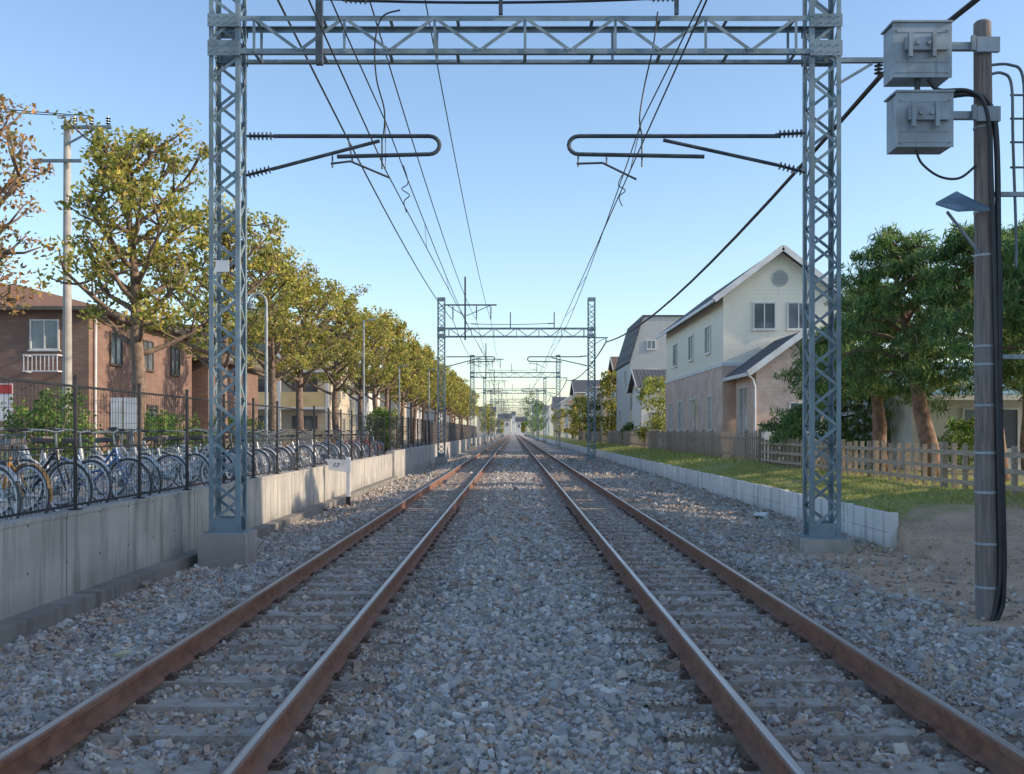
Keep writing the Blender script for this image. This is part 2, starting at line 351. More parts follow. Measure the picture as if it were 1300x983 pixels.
n=1600; x=rng.uniform(4.2,9,n); y=rng.uniform(8,16,n); k=(np.sin(x*2.1+y)+np.sin(y*1.1)+rng.normal(0,.7,n))>.3; x=x[k];y=y[k]; n=len(x); z=gz(x,y)+.035; a=rng.uniform(0,6.28,n); s=rng.uniform(.02,.045,n)
P=np.zeros((n,4,3))
for j in range(4): P[:,j]=np.stack([x+np.cos(a+j*1.57)*s*(1 if j%2 else .6),y+np.sin(a+j*1.57)*s*(1 if j%2 else .6),z+rng.uniform(-.008,.012,n)],-1)
c=np.array([(.30,.17,.09),(.42,.26,.13),(.2,.12,.07)])[rng.choice(3,n)]
tag(np_obj('fallen_leaves',P.reshape(-1,3),np.arange(n*4).reshape(-1,4),M['leaf'],col=np.repeat(c,4,0)),'dry brown fallen leaves scattered on the bare soil at right','fallen leaves',kind='stuff')
# ---------------------------------------------------------------- rails & sleepers
def rail(xc,label):
    pr=[(-.0625,-.153),(.0625,-.153),(.0625,-.142),(.010,-.125),(.009,-.045),(.0325,-.036),(.0325,-.008),(.026,0),(-.026,0),(-.0325,-.008),(-.0325,-.036),(-.009,-.045),(-.010,-.125),(-.0625,-.142)]
    m=MB(); ys=[-8]+list(range(0,60,10))+[80,120,200,400,900]; k=len(pr)
    vs=[(xc+a,y,b) for y in ys for a,b in pr]; m.v=vs
    for i in range(len(ys)-1):
        for j in range(k):
            j2=(j+1)%k; m.f.append((i*k+j,i*k+j2,(i+1)*k+j2,(i+1)*k+j)); m.mi.append(1 if j in(6,7,8) else 0)
    m.f.append(tuple(range(k-1,-1,-1))); m.mi.append(0)
    tag(m.build('rail',[M['rust'],M['railtop']]),label,'rail')
rail(-2.417,'outer rusty rail of the left track, nearest the concrete wall'); rail(-1.285,'inner rusty rail of the left track')
rail(1.285,'inner rusty rail of the right track'); rail(2.417,'outer rusty rail of the right track, nearest the cable pole')
def sleeper_mb(rand):
    m=MB(); h=.155
    m.add([(-1.0,-.12,-.33),(1.0,-.12,-.33),(1.0,.12,-.33),(-1.0,.12,-.33),(-1.0,-.098,-h),(1.0,-.098,-h),(1.0,.098,-h),(-1.0,.098,-h)],
      [(0,3,2,1),(4,5,6,7),(0,1,5,4),(1,2,6,5),(2,3,7,6),(3,0,4,7)])
    return m
def clip_mb(x,s):
    m=MB(); m.box(x-.035,x+.035,-.045,.045,-.156,-.142); m.tube([(x-.03*s,-.04,-.135),(x+.02*s,-.045,-.12),(x+.035*s,0,-.115),(x+.02*s,.045,-.12),(x-.03*s,.04,-.135)],.009,6)
    m.lathe([(.016,0),(.016,.03),(.008,.035)],(x,0,-.145),(0,0,1),6); return m
near=thing('sleeper','','x'); b0=sleeper_mb(0).build('concrete_body',M['sleeper'],near)
for xr in(-.566,.566):
    for s in(-1,1): clip_mb(xr+s*.1,s).build('rail_clip',M['clip'],near)
plain=sleeper_mb(0).build('sleeper',M['sleeper'],loc=(0,0,0))
for side,lab in((-1,'left'),(1,'right')):
    for i in range(150):
        y=S0+SP*i
        if i==0 and side==-1: o=near
        elif i<32: o=copy_tree(near)
        elif i==32 and side==-1: o=plain
        else: o=copy_tree(plain)
        o.location=(side*1.85+random.uniform(-.02,.02),y+random.uniform(-.015,.015),random.uniform(-.004,.004)); o.rotation_euler=(0,0,random.uniform(-.01,.01))
        tag(o,'grey concrete sleeper half sunk in ballast under the %s track'%lab,'sleeper','sleepers under the %s track'%lab)
m=MB()
for side in(-1,1):
    for i in range(150,420): y=S0+SP*i; m.box(side*1.85-1,side*1.85+1,y-.1,y+.1,-.3,-.16)
tag(m.build('sleeper',M['sleeper']),'far sleepers of both tracks running to the vanishing point','sleeper',kind='stuff')
for px,py,l in((850,858,'white painted cross beside the inner rail of the right track'),(985,866,'white painted cross on a sleeper of the right track')):
    Y=1.69*F/(py-VY); X=(px-VX)/F*Y; Y=S0+SP*round((Y-S0)/SP); m=MB(); m.box(X-.06,X+.06,Y-.008,Y+.008,-.165,-.146); m.box(X-.01,X+.01,Y-.05,Y-.0085,-.165,-.146); m.box(X-.01,X+.01,Y+.0085,Y+.05,-.165,-.146)
    tag(m.build('painted_mark',M['white']),l,'marking')
def slab(px,py,w,d,mat_,lab,rz,h=.03):
    Y=1.72*F/(py-VY); X=(px-VX)/F*Y; z=float(gz(X,Y)); m=MB(); k=.004
    m.add([(-w/2,-d/2,-.05),(w/2,-d/2,-.05),(w/2,d/2,-.05),(-w/2,d/2,-.05),(-w/2+k,-d/2+k,h),(w/2-k,-d/2+k,h+.006),(w/2-k,d/2-k,h),(-w/2+k,d/2-k,h-.004)],[(0,3,2,1),(4,5,6,7),(0,1,5,4),(1,2,6,5),(2,3,7,6),(3,0,4,7)])
    o=m.build('marker_slab',mat_,loc=(0,0,0)); o.location=(X,Y,z+.02); o.rotation_euler=(0,0,rz); tag(o,lab,'slab')
M['yellow']=simple('faded_yellow',(.58,.52,.25),(.42,.38,.24),.8,0,9)
slab(497,785,.3,.22,M['found'],'pale concrete slab beside the inner rail of the left track',.1); slab(165,833,.2,.16,M['yellow'],'faded yellow marker slab left of the left track',-.2)
slab(1238,797,.35,.2,M['found'],'pale stone slab lying at the foot of the cable pole',.3)
# ---------------------------------------------------------------- left retaining wall
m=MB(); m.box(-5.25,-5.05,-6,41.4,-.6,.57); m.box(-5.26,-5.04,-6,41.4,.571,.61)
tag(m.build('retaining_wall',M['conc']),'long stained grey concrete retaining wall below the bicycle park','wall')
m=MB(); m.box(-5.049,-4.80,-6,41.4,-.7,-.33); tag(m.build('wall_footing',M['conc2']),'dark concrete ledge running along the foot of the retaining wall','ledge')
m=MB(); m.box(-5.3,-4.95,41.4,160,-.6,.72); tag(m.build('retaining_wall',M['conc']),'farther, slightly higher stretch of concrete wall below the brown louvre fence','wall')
FX=-5.15
fr=thing('mesh_fence','black welded mesh fence on the concrete wall in front of the bicycles','fence',(FX,8,.62))
def mesh_panel(y0,y1,dz=0):
    m=MB(); n=int(round((y1-y0)/.09)); w=.004
    for i in range(1,n): y=y0+(y1-y0)*i/n; m.box(FX-w/2,FX+w/2,y-w/2,y+w/2,.68+dz,2.05+dz)
    for k in range(11): z=.68+k*.137+dz; m.box(FX-w/2-.001,FX+w/2+.001,y0+.02,y1-.02,z-w/2,z+w/2)
    m.box(FX-.012,FX+.012,y0+.02,y1-.02,2.051+dz,2.075+dz); m.box(FX-.012,FX+.012,y0+.02,y1-.02,.655+dz,.679+dz)
    m.box(FX-.01,FX+.01,y0+.02,y1-.02,1.33+dz,1.35+dz)
    return m
y0=7.7; py=[y0+2.0*i for i in range(17)]
for i,y in enumerate(py):
    m=MB(); m.tube([(FX,y,.6),(FX,y,2.16)],.024,8); m.lathe([(.030,0),(.030,.02),(.01,.035)],(FX,y,2.16),(0,0,1),8); m.box(FX-.06,FX+.06,y-.06,y+.06,.6105,.625); m.build('post',M['fence'],fr)
    if i<16: mesh_panel(y,y+2).build('mesh_panel',M['fence'],fr)
lf=thing('louvre_fence','brown louvre fence beyond the mesh fence on the left wall','fence',(-5.1,41.5,.72))
for i in range(40):
    y=41.5+2.4*i; m=MB(); w=.035 if i<8 else .05; m.box(FX-w,FX+w,y-w,y+w,.7,2.25 if i else 2.9); m.build('post',M['louver'],lf)
    if i<8: mesh_panel(y,y+2.4,.1).build('louvre_panel',M['louver'],lf)
    else:
        m=MB()
        for k in range(12): m.bar((-5.1,y+.05,.8+k*.12),(-5.1,y+2.35,.8+k*.12),.02,.10)
        m.build('louvre_panel',M['louver'],lf)
# ---------------------------------------------------------------- gantries
MXL=-4.3; MXR=4.64; GY=15.0; SPG=44.3
def mast_mb(xc,z0,z1,w=.46,d=.40):
    m=MB(); hx=w/2;hd=d/2;a=.068;t=.01
    for sx in(-1,1):
        for sy in(-1,1):
            X=xc+sx*hx;Y=sy*hd
            m.box(min(X,X-sx*a),max(X,X-sx*a),min(Y,Y-sy*t),max(Y,Y-sy*t),z0,z1); m.box(min(X,X-sx*t),max(X,X-sx*t),min(Y-sy*t,Y-sy*a),max(Y-sy*t,Y-sy*a),z0,z1)
    p=.30;n=int((z1-z0-.3)/p)
    for i in range(n):
        za=z0+.15+i*p;zb=za+p;s=1 if i%2 else -1
        for sy in(-1,1): m.bar((xc-s*sy*(hx-.04),sy*(hd-.018),za),(xc+s*sy*(hx-.04),sy*(hd-.018),zb),.045,.010,(0,1,0))
        for sx in(-1,1): m.bar((xc+sx*(hx-.018),-s*sx*(hd-.04),za),(xc+sx*(hx-.018),s*sx*(hd-.04),zb),.045,.010,(1,0,0))
    m.box(xc-hx-.06,xc+hx+.06,-hd-.06,hd+.06,z0-.02,z0)
    for z in(z0+.0015,z1-.2):
        for sy in(-1,1): m.box(xc-hx+.012,xc+hx-.012,sy*(hd-.016)-.004,sy*(hd-.016)+.004,z,z+.2)
    return m
def gusset(m,xc,z0,z1,w,sy,hd): m.box(xc-w/2,xc+w/2,min(sy*(hd+.004),sy*(hd+.014)),max(sy*(hd+.004),sy*(hd+.014)),z0,z1)
def beam_mb():
    m=MB(); x0=MXL-.24;x1=MXR+.24;zb=7.14;zt=7.70;hd=.2
    for sy in(-1,1):
        Y=sy*(hd+.02)
        for z,s in((zb,1),(zt,-1)):
            m.box(x0,x1,Y-.005,Y+.005,min(z,z+s*.075),max(z,z+s*.075)); m.box(x0,x1,min(Y-sy*.005,Y-sy*.07),max(Y-sy*.005,Y-sy*.07),min(z,z+s*.01),max(z,z+s*.01))
        xa=MXL+.45; n=12; st=(MXR-.45-xa)/n
        for i in range(n+1):
            x=xa+i*st
            if i%2==0 and sy<0: m.box(x-.02,x+.02,Y-.017,Y-.006,zb+.02,zt-.02)
            if i<n and sy<0:
                s=1 if i%2 else -1
                m.bar((x+.02,Y-.025,zb+.05 if s>0 else zt-.05),(x+st-.02,Y-.025,zt-.05 if s>0 else zb+.05),.046,.012,(0,1,0))
            if sy>0 and i%4==0: m.box(x-.02,x+.02,Y-.017,Y-.006,zb+.02,zt-.02)
        for xc,s in((MXL,1),(MXR,-1)):
            gusset(m,xc,zb-.03,zb+.2,.48,sy,hd+.02); gusset(m,xc,zt-.16,zt+.03,.48,sy,hd+.02)
            for i in range(4):
                for z in(zb+.03,zb+.13,zt-.1,zt-.01): m.lathe([(.013,0),(.013,.012)],(xc-.19+i*.125,Y+sy*.014,z),(0,sy,0),6)
    for i in range(9):
        x=MXL+.45+i*(MXR-MXL-.9)/8
        for z in(zb+.012,zt-.022): m.box(x-.025,x+.025,-hd,hd,z,z+.01)
    return m
def ins_prof(L,r=.055,n=6):
    p=[(.018,0)]
    for i in range(n):
        t=L*(.08+.84*i/n); st=L*.84/n; p+=[(.02,t),(r,t+st*.35),(r*.92,t+st*.5),(.022,t+st*.6)]
    return p+[(.018,L)]
def ins(root,p,q,r=.055,n=6,name='insulator'):
    p=Vector(p);q=Vector(q);d=q-p; m=MB(); m.lathe(ins_prof(d.length,r,n),p,d,10); return m.build(name,M['ins'],root)
def g0(px,py): x,_,z=at(px,py,GY); return (x,0,z)
def cantilever(root,pts_up,ins_up,diag,ins_d,steady,ver):
    m=MB(); m.tube(pts_up,.032,8); m.tube(diag,.028,8)
    arm=m.build('registration_tube',M['dark_steel'],root)
    for k in ins_up,ins_d: ins(root,k[0],k[1],.065,6)
    m=MB(); m.tube(steady,.017,6)
    for a,b in ver: m.tube([a,b],.014,6)
    m.build('steady_arm',M['dark_steel'],root)
def make_gantry(detail):
    root=thing('catenary_gantry','g','gantry')
    sm=M['steel']
    for xc,zf,zg in((MXL,.02,-.75),(MXR,-.06,-.6)):
        mast_mb(xc,zf+.02,9.5).build('lattice_mast',sm,root)
        m=MB(); m.box(xc-.35,xc+.35,-.34,.34,zg,zf); 
        m.build('foundation',M['found'],root)
    beam_mb().build('truss_beam',sm,root)
    def loop(xe,s,yt,yb,xs,xr):
        pts=[g0(xs,yt)]; xi=xe-s*13
        pts.append(g0(xi,yt))
        for k in range(1,8):
            a=math.pi*k/8; pts.append(g0(xi+s*13*math.sin(a),(yt+yb)/2-(yb-yt)/2*math.cos(a)))
        pts+= [g0(xi,yb),g0(xr,yb+3)]
        return pts
    cantilever(root,loop(558,1,173,196,347,428),(g0(313,173),g0(350,173)),[g0(345,215),g0(482,179)],(g0(312,223),g0(348,214)),
      [g0(420,208),g0(445,205),g0(495,226)],[(g0(485,172),g0(485,215)),(g0(422,197),g0(422,213)),(g0(442,176),g0(448,207))])
    cantilever(root,loop(722,-1,173,196,990,894),(g0(1022,169),g0(984,171)),[g0(988,210),g0(842,178)],(g0(1022,219),g0(984,209)),
      [g0(732,208),g0(765,207),g0(808,228)],[(g0(815,172),g0(815,212)),(g0(734,197),g0(734,212)),(g0(770,200),g0(770,210))])
    for xp in(-2.87,):
        m=MB(); m.box(xp-.05,xp+.05,-.33,-.24,6.95,10.7); m.build('feeder_post',M['dark_steel'],root)
        m=MB(); m.box(-4.1,-1.0,-.24,-.16,9.0,9.08); m.bar((-3.9,-.2,9.0),(-2.9,-.2,8.4),.04); m.bar((-1.4,-.2,9.0),(-2.8,-.2,8.4),.04); m.build('cross_arm',M['dark_steel'],root)
        for xx in(-3.6,-2.2,-1.35): ins(root,(xx,-.2,9.0),(xx,-.2,8.15),.06,7)
    m=MB(); m.box(-.22,-.16,-.3,-.24,7.70,8.6); m.build('beam_hanger',M['dark_steel'],root)
    m=MB(); m.box(2.38,2.44,-.3,-.24,7.70,8.6); m.build('beam_hanger',M['dark_steel'],root)
    m=MB(); a=g0(440,10);b=g0(830,8); pts=[(a[0]+(b[0]-a[0])*t/10,-.27,a[2]+(b[2]-a[2])*t/10-.05*(1-(t/5-1)**2)) for t in range(11)]
    m.tube(pts,.02,6); m.tube([(-2.82,-.27,7.92),(a[0],-.27,a[2])],.012,6); m.build('cross_wire',M['cable'],root)
    ins(root,(a[0]-.02,-.27,a[2]),(a[0]+.4,-.27,a[2]-.02),.05,5); ins(root,(b[0]+.3,-.27,b[2]),(b[0]-.12,-.27,b[2]-.01),.05,5)
    m=MB(); m.bar((MXR+.2,0,7.12),(5.62,0,7.12),.07,.07); m.bar((MXR+.22,0,6.75),(5.4,0,7.07),.04); m.build('outrigger_arm',M['steel'],root)
    ins(root,(5.5,0,7.08),(5.5,0,6.88),.07,3)
    return root
G=make_gantry(True)
gl=['nearest blue-grey lattice gantry spanning both tracks','second lattice gantry spanning the tracks beyond the sign post','third lattice gantry from the camera','fourth lattice gantry far down the line']
for k in range(10):
    o=G if k==0 else copy_tree(G)
    o.location=(0,GY+SPG*k,0)
    tag(o,gl[k] if k<4 else 'small distant lattice gantry near the vanishing point','gantry','gantries over the railway' )
m=MB(); m.box(-4.42,-4.22,GY-.235,GY-.225,3.9,4.07); m.build('number_plate',M['white'],G)
# ---------------------------------------------------------------- wires
def sagline(sup,sag,step=2.5):
    pts=[]
    for i in range(len(sup)-1):
        a=Vector(sup[i]);b=Vector(sup[i+1]); n=14
        for k in range(n if i<len(sup)-2 else n+1):
            t=k/n; p=a.lerp(b,t); p.z-=sag*4*t*(1-t); pts.append(p)
    return pts
ysup=[GY+SPG*k for k in range(-1,10)]
def wire(label,xs,z,sag,r,name='feeder_wire'):
    sup=[(xs[min(i,len(xs)-1)],y,z) for i,y in enumerate(ysup)]
    m=MB(); m.tube(sagline(sup,sag),r,6); tag(m.build(name,M['wire']),label,'overhead wire')
wire('thick overhead feeder wire nearest the left masts',[-3.55,-3.6],8.13,.5,.020)
wire('overhead feeder wire second from the left mast',[-2.1,-2.2],8.13,.55,.013)
wire('overhead feeder wire closest to the centre line',[-1.3,-1.35],8.13,.5,.011)
wire('thick black cable carried outside the right masts',[5.5,5.5],6.86,.75,.036,'feeder_cable')
wire('thin bright wire lashed beside the thick right-hand cable',[5.58,5.58],6.90,.70,.01)
def catenary(lab,side,xc0,xc1,xm0,xm1):
    root=thing('catenary_line',lab,'overhead wire',(side*1.85,-29,5.5))
    sc=[];sm=[]
    for i,y in enumerate(ysup):
        st=xc0 if i%2==0 else xc1; sc.append((st,y,5.47)); sm.append((xm0 if i%2==0 else xm1,y,6.2))
    m=MB(); m.tube(sagline(sc,.02),.010,6); m.build('contact_wire',M['wire'],root)
    mp=sagline(sm,.42); m=MB(); m.tube(mp,.010,6); m.build('messenger_wire',M['wire'],root)
    cp=sagline(sc,.02)
    for i in range(2,40,2):
        if 7<cp[i].y<110:
            m=MB(); m.tube([mp[i],cp[i]],.006,4); m.build('dropper',M['wire'],root)
catenary('contact wire and messenger wire above the left track',-1,-1.45,-1.93,-1.75,-1.93)
catenary('contact wire and messenger wire above the right track',1,1.75,1.76,2.3,1.93)
def crspline(P,n=6):
    out=[]
    for i in range(len(P)-1):
        p0=P[max(i-1,0)];p1=P[i];p2=P[i+1];p3=P[min(i+2,len(P)-1)]
        for k in range(n):
            t=k/n; out.append(.5*((2*p1)+(p2-p0)*t+(2*p0-5*p1+4*p2-p3)*t*t+(3*p1-p0-3*p2+p3)*t**3))
    return out+[P[-1]]
def jump(label,pts,r=.012):
    m=MB(); m.tube(crspline([Vector(at(*p)) for p in pts]),r,6); tag(m.build('jumper_cable',M['wire']),label,'cable')
jump('curved jumper cable dropping to the left cantilever',[(508,13,14.7),(485,22,14.7),(476,55,14.75),(478,100,14.8),(488,140,14.9),(487,172,15)])
jump('curved jumper cable dropping to the right cantilever',[(835,15,14.7),(829,60,14.8),(818,110,14.9),(812,150,14.9),(815,172,15)])
jump('small coiled wire hanging over the left track',[(512,210,15.3),(518,232,15.3),(510,240,15.3),(520,248,15.3),(513,256,15.3),(516,270,15.3)],.008)
jump('small coiled wire hanging over the right track',[(790,222,15.3),(785,235,15.3),(794,242,15.3),(786,250,15.3),(790,262,15.3)],.008)
# ---------------------------------------------------------------- right pole
PX,PY=4.55,9.5
def pz(py): return CH-(py-VY)/F*PY
def pxx(px): return (px-VX)/F*PY
pb=(pxx(1254),PY,-.45); pt=(pxx(1247),PY,pz(30))
pole=thing('utility_pole','weathered brown pole at right carrying two grey boxes and black cables','utility pole',(pb[0],PY,-.27))
m=MB(); m.tube([pb,((pb[0]+pt[0])/2,PY,2.4),pt],[.108,.095,.078],16); m.lathe([(.078,0),(.06,.02),(.005,.03)],pt,(0,0,1),16); m.build('pole_shaft',M['pole'],pole,smooth=False)
def polx(z): t=(z-pb[2])/(pt[2]-pb[2]); return pb[0]+(pt[0]-pb[0])*t
for y_ in(150,163,270,325,440,463,515,575,625,690,745):
    z=pz(y_); t=(z-pb[2])/(pt[2]-pb[2]); r=.108-.03*t+.004; m=MB(); m.lathe([(r,-.012),(r+.003,-.01),(r+.003,.01),(r,.012)],(polx(z),PY,z),(0,0,1),16); m.build('steel_band',M['box_grey'],pole)
def ebox(px0,px1,py0,py1,lab):
    x0,x1=pxx(px0)+.02,pxx(px1)+.005;z1,z0=pz(py0)-.01,pz(py1)+.01; Y0,Y1=PY-.13,PY+.13
    m=MB(); m.box(x0+.01,x1-.01,Y0,Y1,z0,z1); m.box(x0-.003,x1+.003,Y0-.015,Y0-.0005,z0-.003,z1+.010)
    m.box(x0-.01,x1+.01,Y0-.03,Y1+.02,z1+.0125,z1+.03)
    for zz in(z0+.05,(z0+z1)/2-.1,z1-.07): m.box(x0+.03,x1-.03,Y0-.020,Y0-.0155,zz-.010,zz+.010)
    for xx in(x0+.02,x1-.05):
        for zz in(z0+.04,z1-.06): m.lathe([(.012,0),(.012,.012)],(xx+.015,Y0-.016,zz),(0,-1,0),6)
    b=m.build('equipment_box',M['box_grey'],pole); b['label']=lab
    m=MB(); zc=(z0+z1)/2+.05
    m.bar((x0+.1,Y0-.045,zc),(x1-.05,Y0-.045,zc),.04,.12,(0,0,1)); m.bar((x0+.14,Y0-.07,zc+.1),(x0+.14,Y0-.07,zc-.13),.035,.035); m.bar((x0+.36,Y0-.07,zc+.1),(x0+.36,Y0-.07,zc-.13),.035,.035)
    for s in(-.05,.05): m.lathe([(.02,0),(.02,.02)],(x0+.26+s,Y0-.068,zc),(0,-1,0),8)
    m.build('clamp_bracket',M['box_grey'],b)
    m=MB(); m.bar((x1-.02,PY-.05,zc+.02),(polx(zc)+.02,PY-.05,zc+.02),.06,.07); m.bar((polx(zc)-.14,PY-.115,zc-.04),(polx(zc)-.14,PY-.115,zc+.1),.04,.03); m.box(polx(zc)-.11,polx(zc)+.11,PY-.12,PY-.08,zc-.05,zc+.09); m.build('mounting_arm',M['box_grey'],b)
ebox(1124,1199,37,106,'upper light grey metal box'); ebox(1128,1201,124,193,'lower light grey metal box')
def poletube(pts,r,name,mat_=None,dy=0):
    P=[Vector((pxx(a),PY+dy+(d[0] if d else 0),pz(b))) for a,b,*d in pts]
    m=MB(); m.tube(crspline(P),r,8); return m.build(name,mat_ or M['cable'],pole,smooth=True)
poletube([(1160,106),(1163,124),(1195,126),(1230,124),(1252,140),(1260,200),(1262,400),(1264,600),(1268,740),(1262,778),(1250,792)],.028,'cable',dy=-.09)
poletube([(1172,106),(1185,120),(1225,122),(1246,150),(1252,250),(1256,400),(1260,600),(1262,720),(1255,775),(1248,795)],.020,'cable',dy=-.12)
poletube([(1256,260),(1267,330),(1268,500),(1272,650),(1273,730),(1266,770),(1256,790)],.018,'cable',dy=-.04)
poletube([(1160,193),(1168,210),(1190,226),(1215,228),(1236,212)],.012,'cable',dy=-.05)
poletube([(1256,95),(1272,93),(1284,108),(1286,180),(1290,300),(1290,340)],.014,'ladder_stile',M['steel_far'],0)
poletube([(1256,81),(1285,80),(1302,96),(1304,180),(1306,300),(1306,340)],.014,'ladder_stile',M['steel_far'],.05)
for y_ in(120,150,180,212,246): poletube([(1284,y_),(1305,y_)],.011,'ladder_rung',M['steel_far'],.02)
m=MB(); m.bar((polx(4)-.02,PY,pz(247)),(pxx(1310),PY,pz(247)),.05,.04); m.build('ladder_bracket',M['box_grey'],pole); m=MB(); m.bar((polx(2)-.02,PY,pz(453)),(pxx(1310),PY,pz(453)),.05,.04); m.build('ladder_bracket',M['box_grey'],pole)
M['bluepanel']=simple('blue_grey_panel',(.12,.2,.28),(.08,.14,.2),.35,.1,6)
m=MB(); P4=[(1168,-.35,268),(1192,-.40,278),(1248,-.14,268),(1212,-.04,244)]
m.add([(pxx(a),PY+b,pz(c)) for a,b,c in P4]+[(pxx(a),PY+b,pz(c+3)) for a,b,c in P4],[(0,1,2,3),(7,6,5,4),(0,4,5,1),(1,5,6,2),(2,6,7,3),(3,7,4,0)])
hood=m.build('hood_panel',M['bluepanel'],pole); m=MB(); m.bar((pxx(1185),PY-.3,pz(278)),(polx(3),PY,pz(330)),.02); m.bar((pxx(1225),PY-.1,pz(264)),(polx(3.6),PY,pz(260)),.03); m.build('hood_strut',M['box_grey'],hood)
# ---------------------------------------------------------------- white kerb wall right
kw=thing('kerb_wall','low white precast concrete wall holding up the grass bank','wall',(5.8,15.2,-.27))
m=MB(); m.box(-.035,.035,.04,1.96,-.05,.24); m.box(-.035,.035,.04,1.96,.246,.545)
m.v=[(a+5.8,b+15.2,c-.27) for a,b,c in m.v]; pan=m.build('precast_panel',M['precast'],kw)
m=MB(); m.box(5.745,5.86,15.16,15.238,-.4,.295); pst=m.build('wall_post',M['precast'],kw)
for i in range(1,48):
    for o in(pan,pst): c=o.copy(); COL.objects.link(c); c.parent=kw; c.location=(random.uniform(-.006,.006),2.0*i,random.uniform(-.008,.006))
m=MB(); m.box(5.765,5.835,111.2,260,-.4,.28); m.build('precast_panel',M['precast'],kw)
# ---------------------------------------------------------------- wooden fences right
WX=8.3
wf=thing('ranch_fence','pale weathered wooden post and rail fence on the grass bank','fence',(WX,12,.45))
ybr=[12+.45*i for i in range(48)]
for i,y in enumerate(ybr):
    h=1.30+random.uniform(-.04,.04); m=MB(); w=.055 if i%4==0 else .038; m.box(WX-w,WX+w,y-w,y+w,.0,h); m.build('post',M['wood'],wf)
for k,z in enumerate((.60,.87,1.14)):
    m=MB()
    for i in range(0,47,4): m.box(WX-.085,WX-.056,ybr[i]-.04,min(ybr[i]+1.76,33.1),z-.04+random.uniform(-.01,.01),z+.04)
    m.build('rail',M['wood'],wf)
pf=thing('picket_fence','brown slatted picket fence running along the far bank','fence',(WX,33.7,.45))
def picket(y0):
    m=MB()
    for i in range(7): y=y0+.08+i*.28; m.box(WX-.07,WX-.045,y,y+.09,.45,1.52+.03*math.sin(i*3+y0))
    for z in(.7,1.3): m.box(WX-.0445,WX-.01,y0,y0+1.99,z-.04,z+.04)
    return m
for i in range(45):
    y=33.7+2*i; picket(y).build('picket_panel',M['wood'] if i%3 else M['wood2'],pf)
    m=MB(); m.box(WX-.009,WX+.08,y-.04,y+.05,.3,1.6); m.build('post',M['wood2'],pf)
# ---------------------------------------------------------------- houses
def win(root,side,pl,u,z,w,h,fm=None,gm=None,mull=1,name='window'):
    fm=fm or M['winframe']; gm=gm or M['glass']; t=.055
    def bx(m,u0,u1,z0,z1,d0,d1):
        if side=='S': m.box(u0,u1,pl-d1,pl-d0,z0,z1)
        elif side=='W': m.box(pl-d1,pl-d0,u0,u1,z0,z1)
        else: m.box(pl+d0,pl+d1,u0,u1,z0,z1)
    m=MB(); u0,u1=u-w/2,u+w/2
    bx(m,u0,u1,z+h-t,z+h,-.02,.07); bx(m,u0,u1,z,z+t,-.02,.07); bx(m,u0,u0+t,z+t,z+h-t,-.02,.07); bx(m,u1-t,u1,z+t,z+h-t,-.02,.07)
    for k in range(mull): uu=u0+w*(k+1)/(mull+1); bx(m,uu-.025,uu+.025,z+t,z+h-t,-.02,.055)
    bx(m,u0-.06,u1+.06,z-.05,z-.001,-.02,.10)
    f=m.build(name,fm,root); m=MB(); bx(m,u0+t,u1-t,z+t,z+h-t,-.015,.02); m.build('pane',gm,f); return f
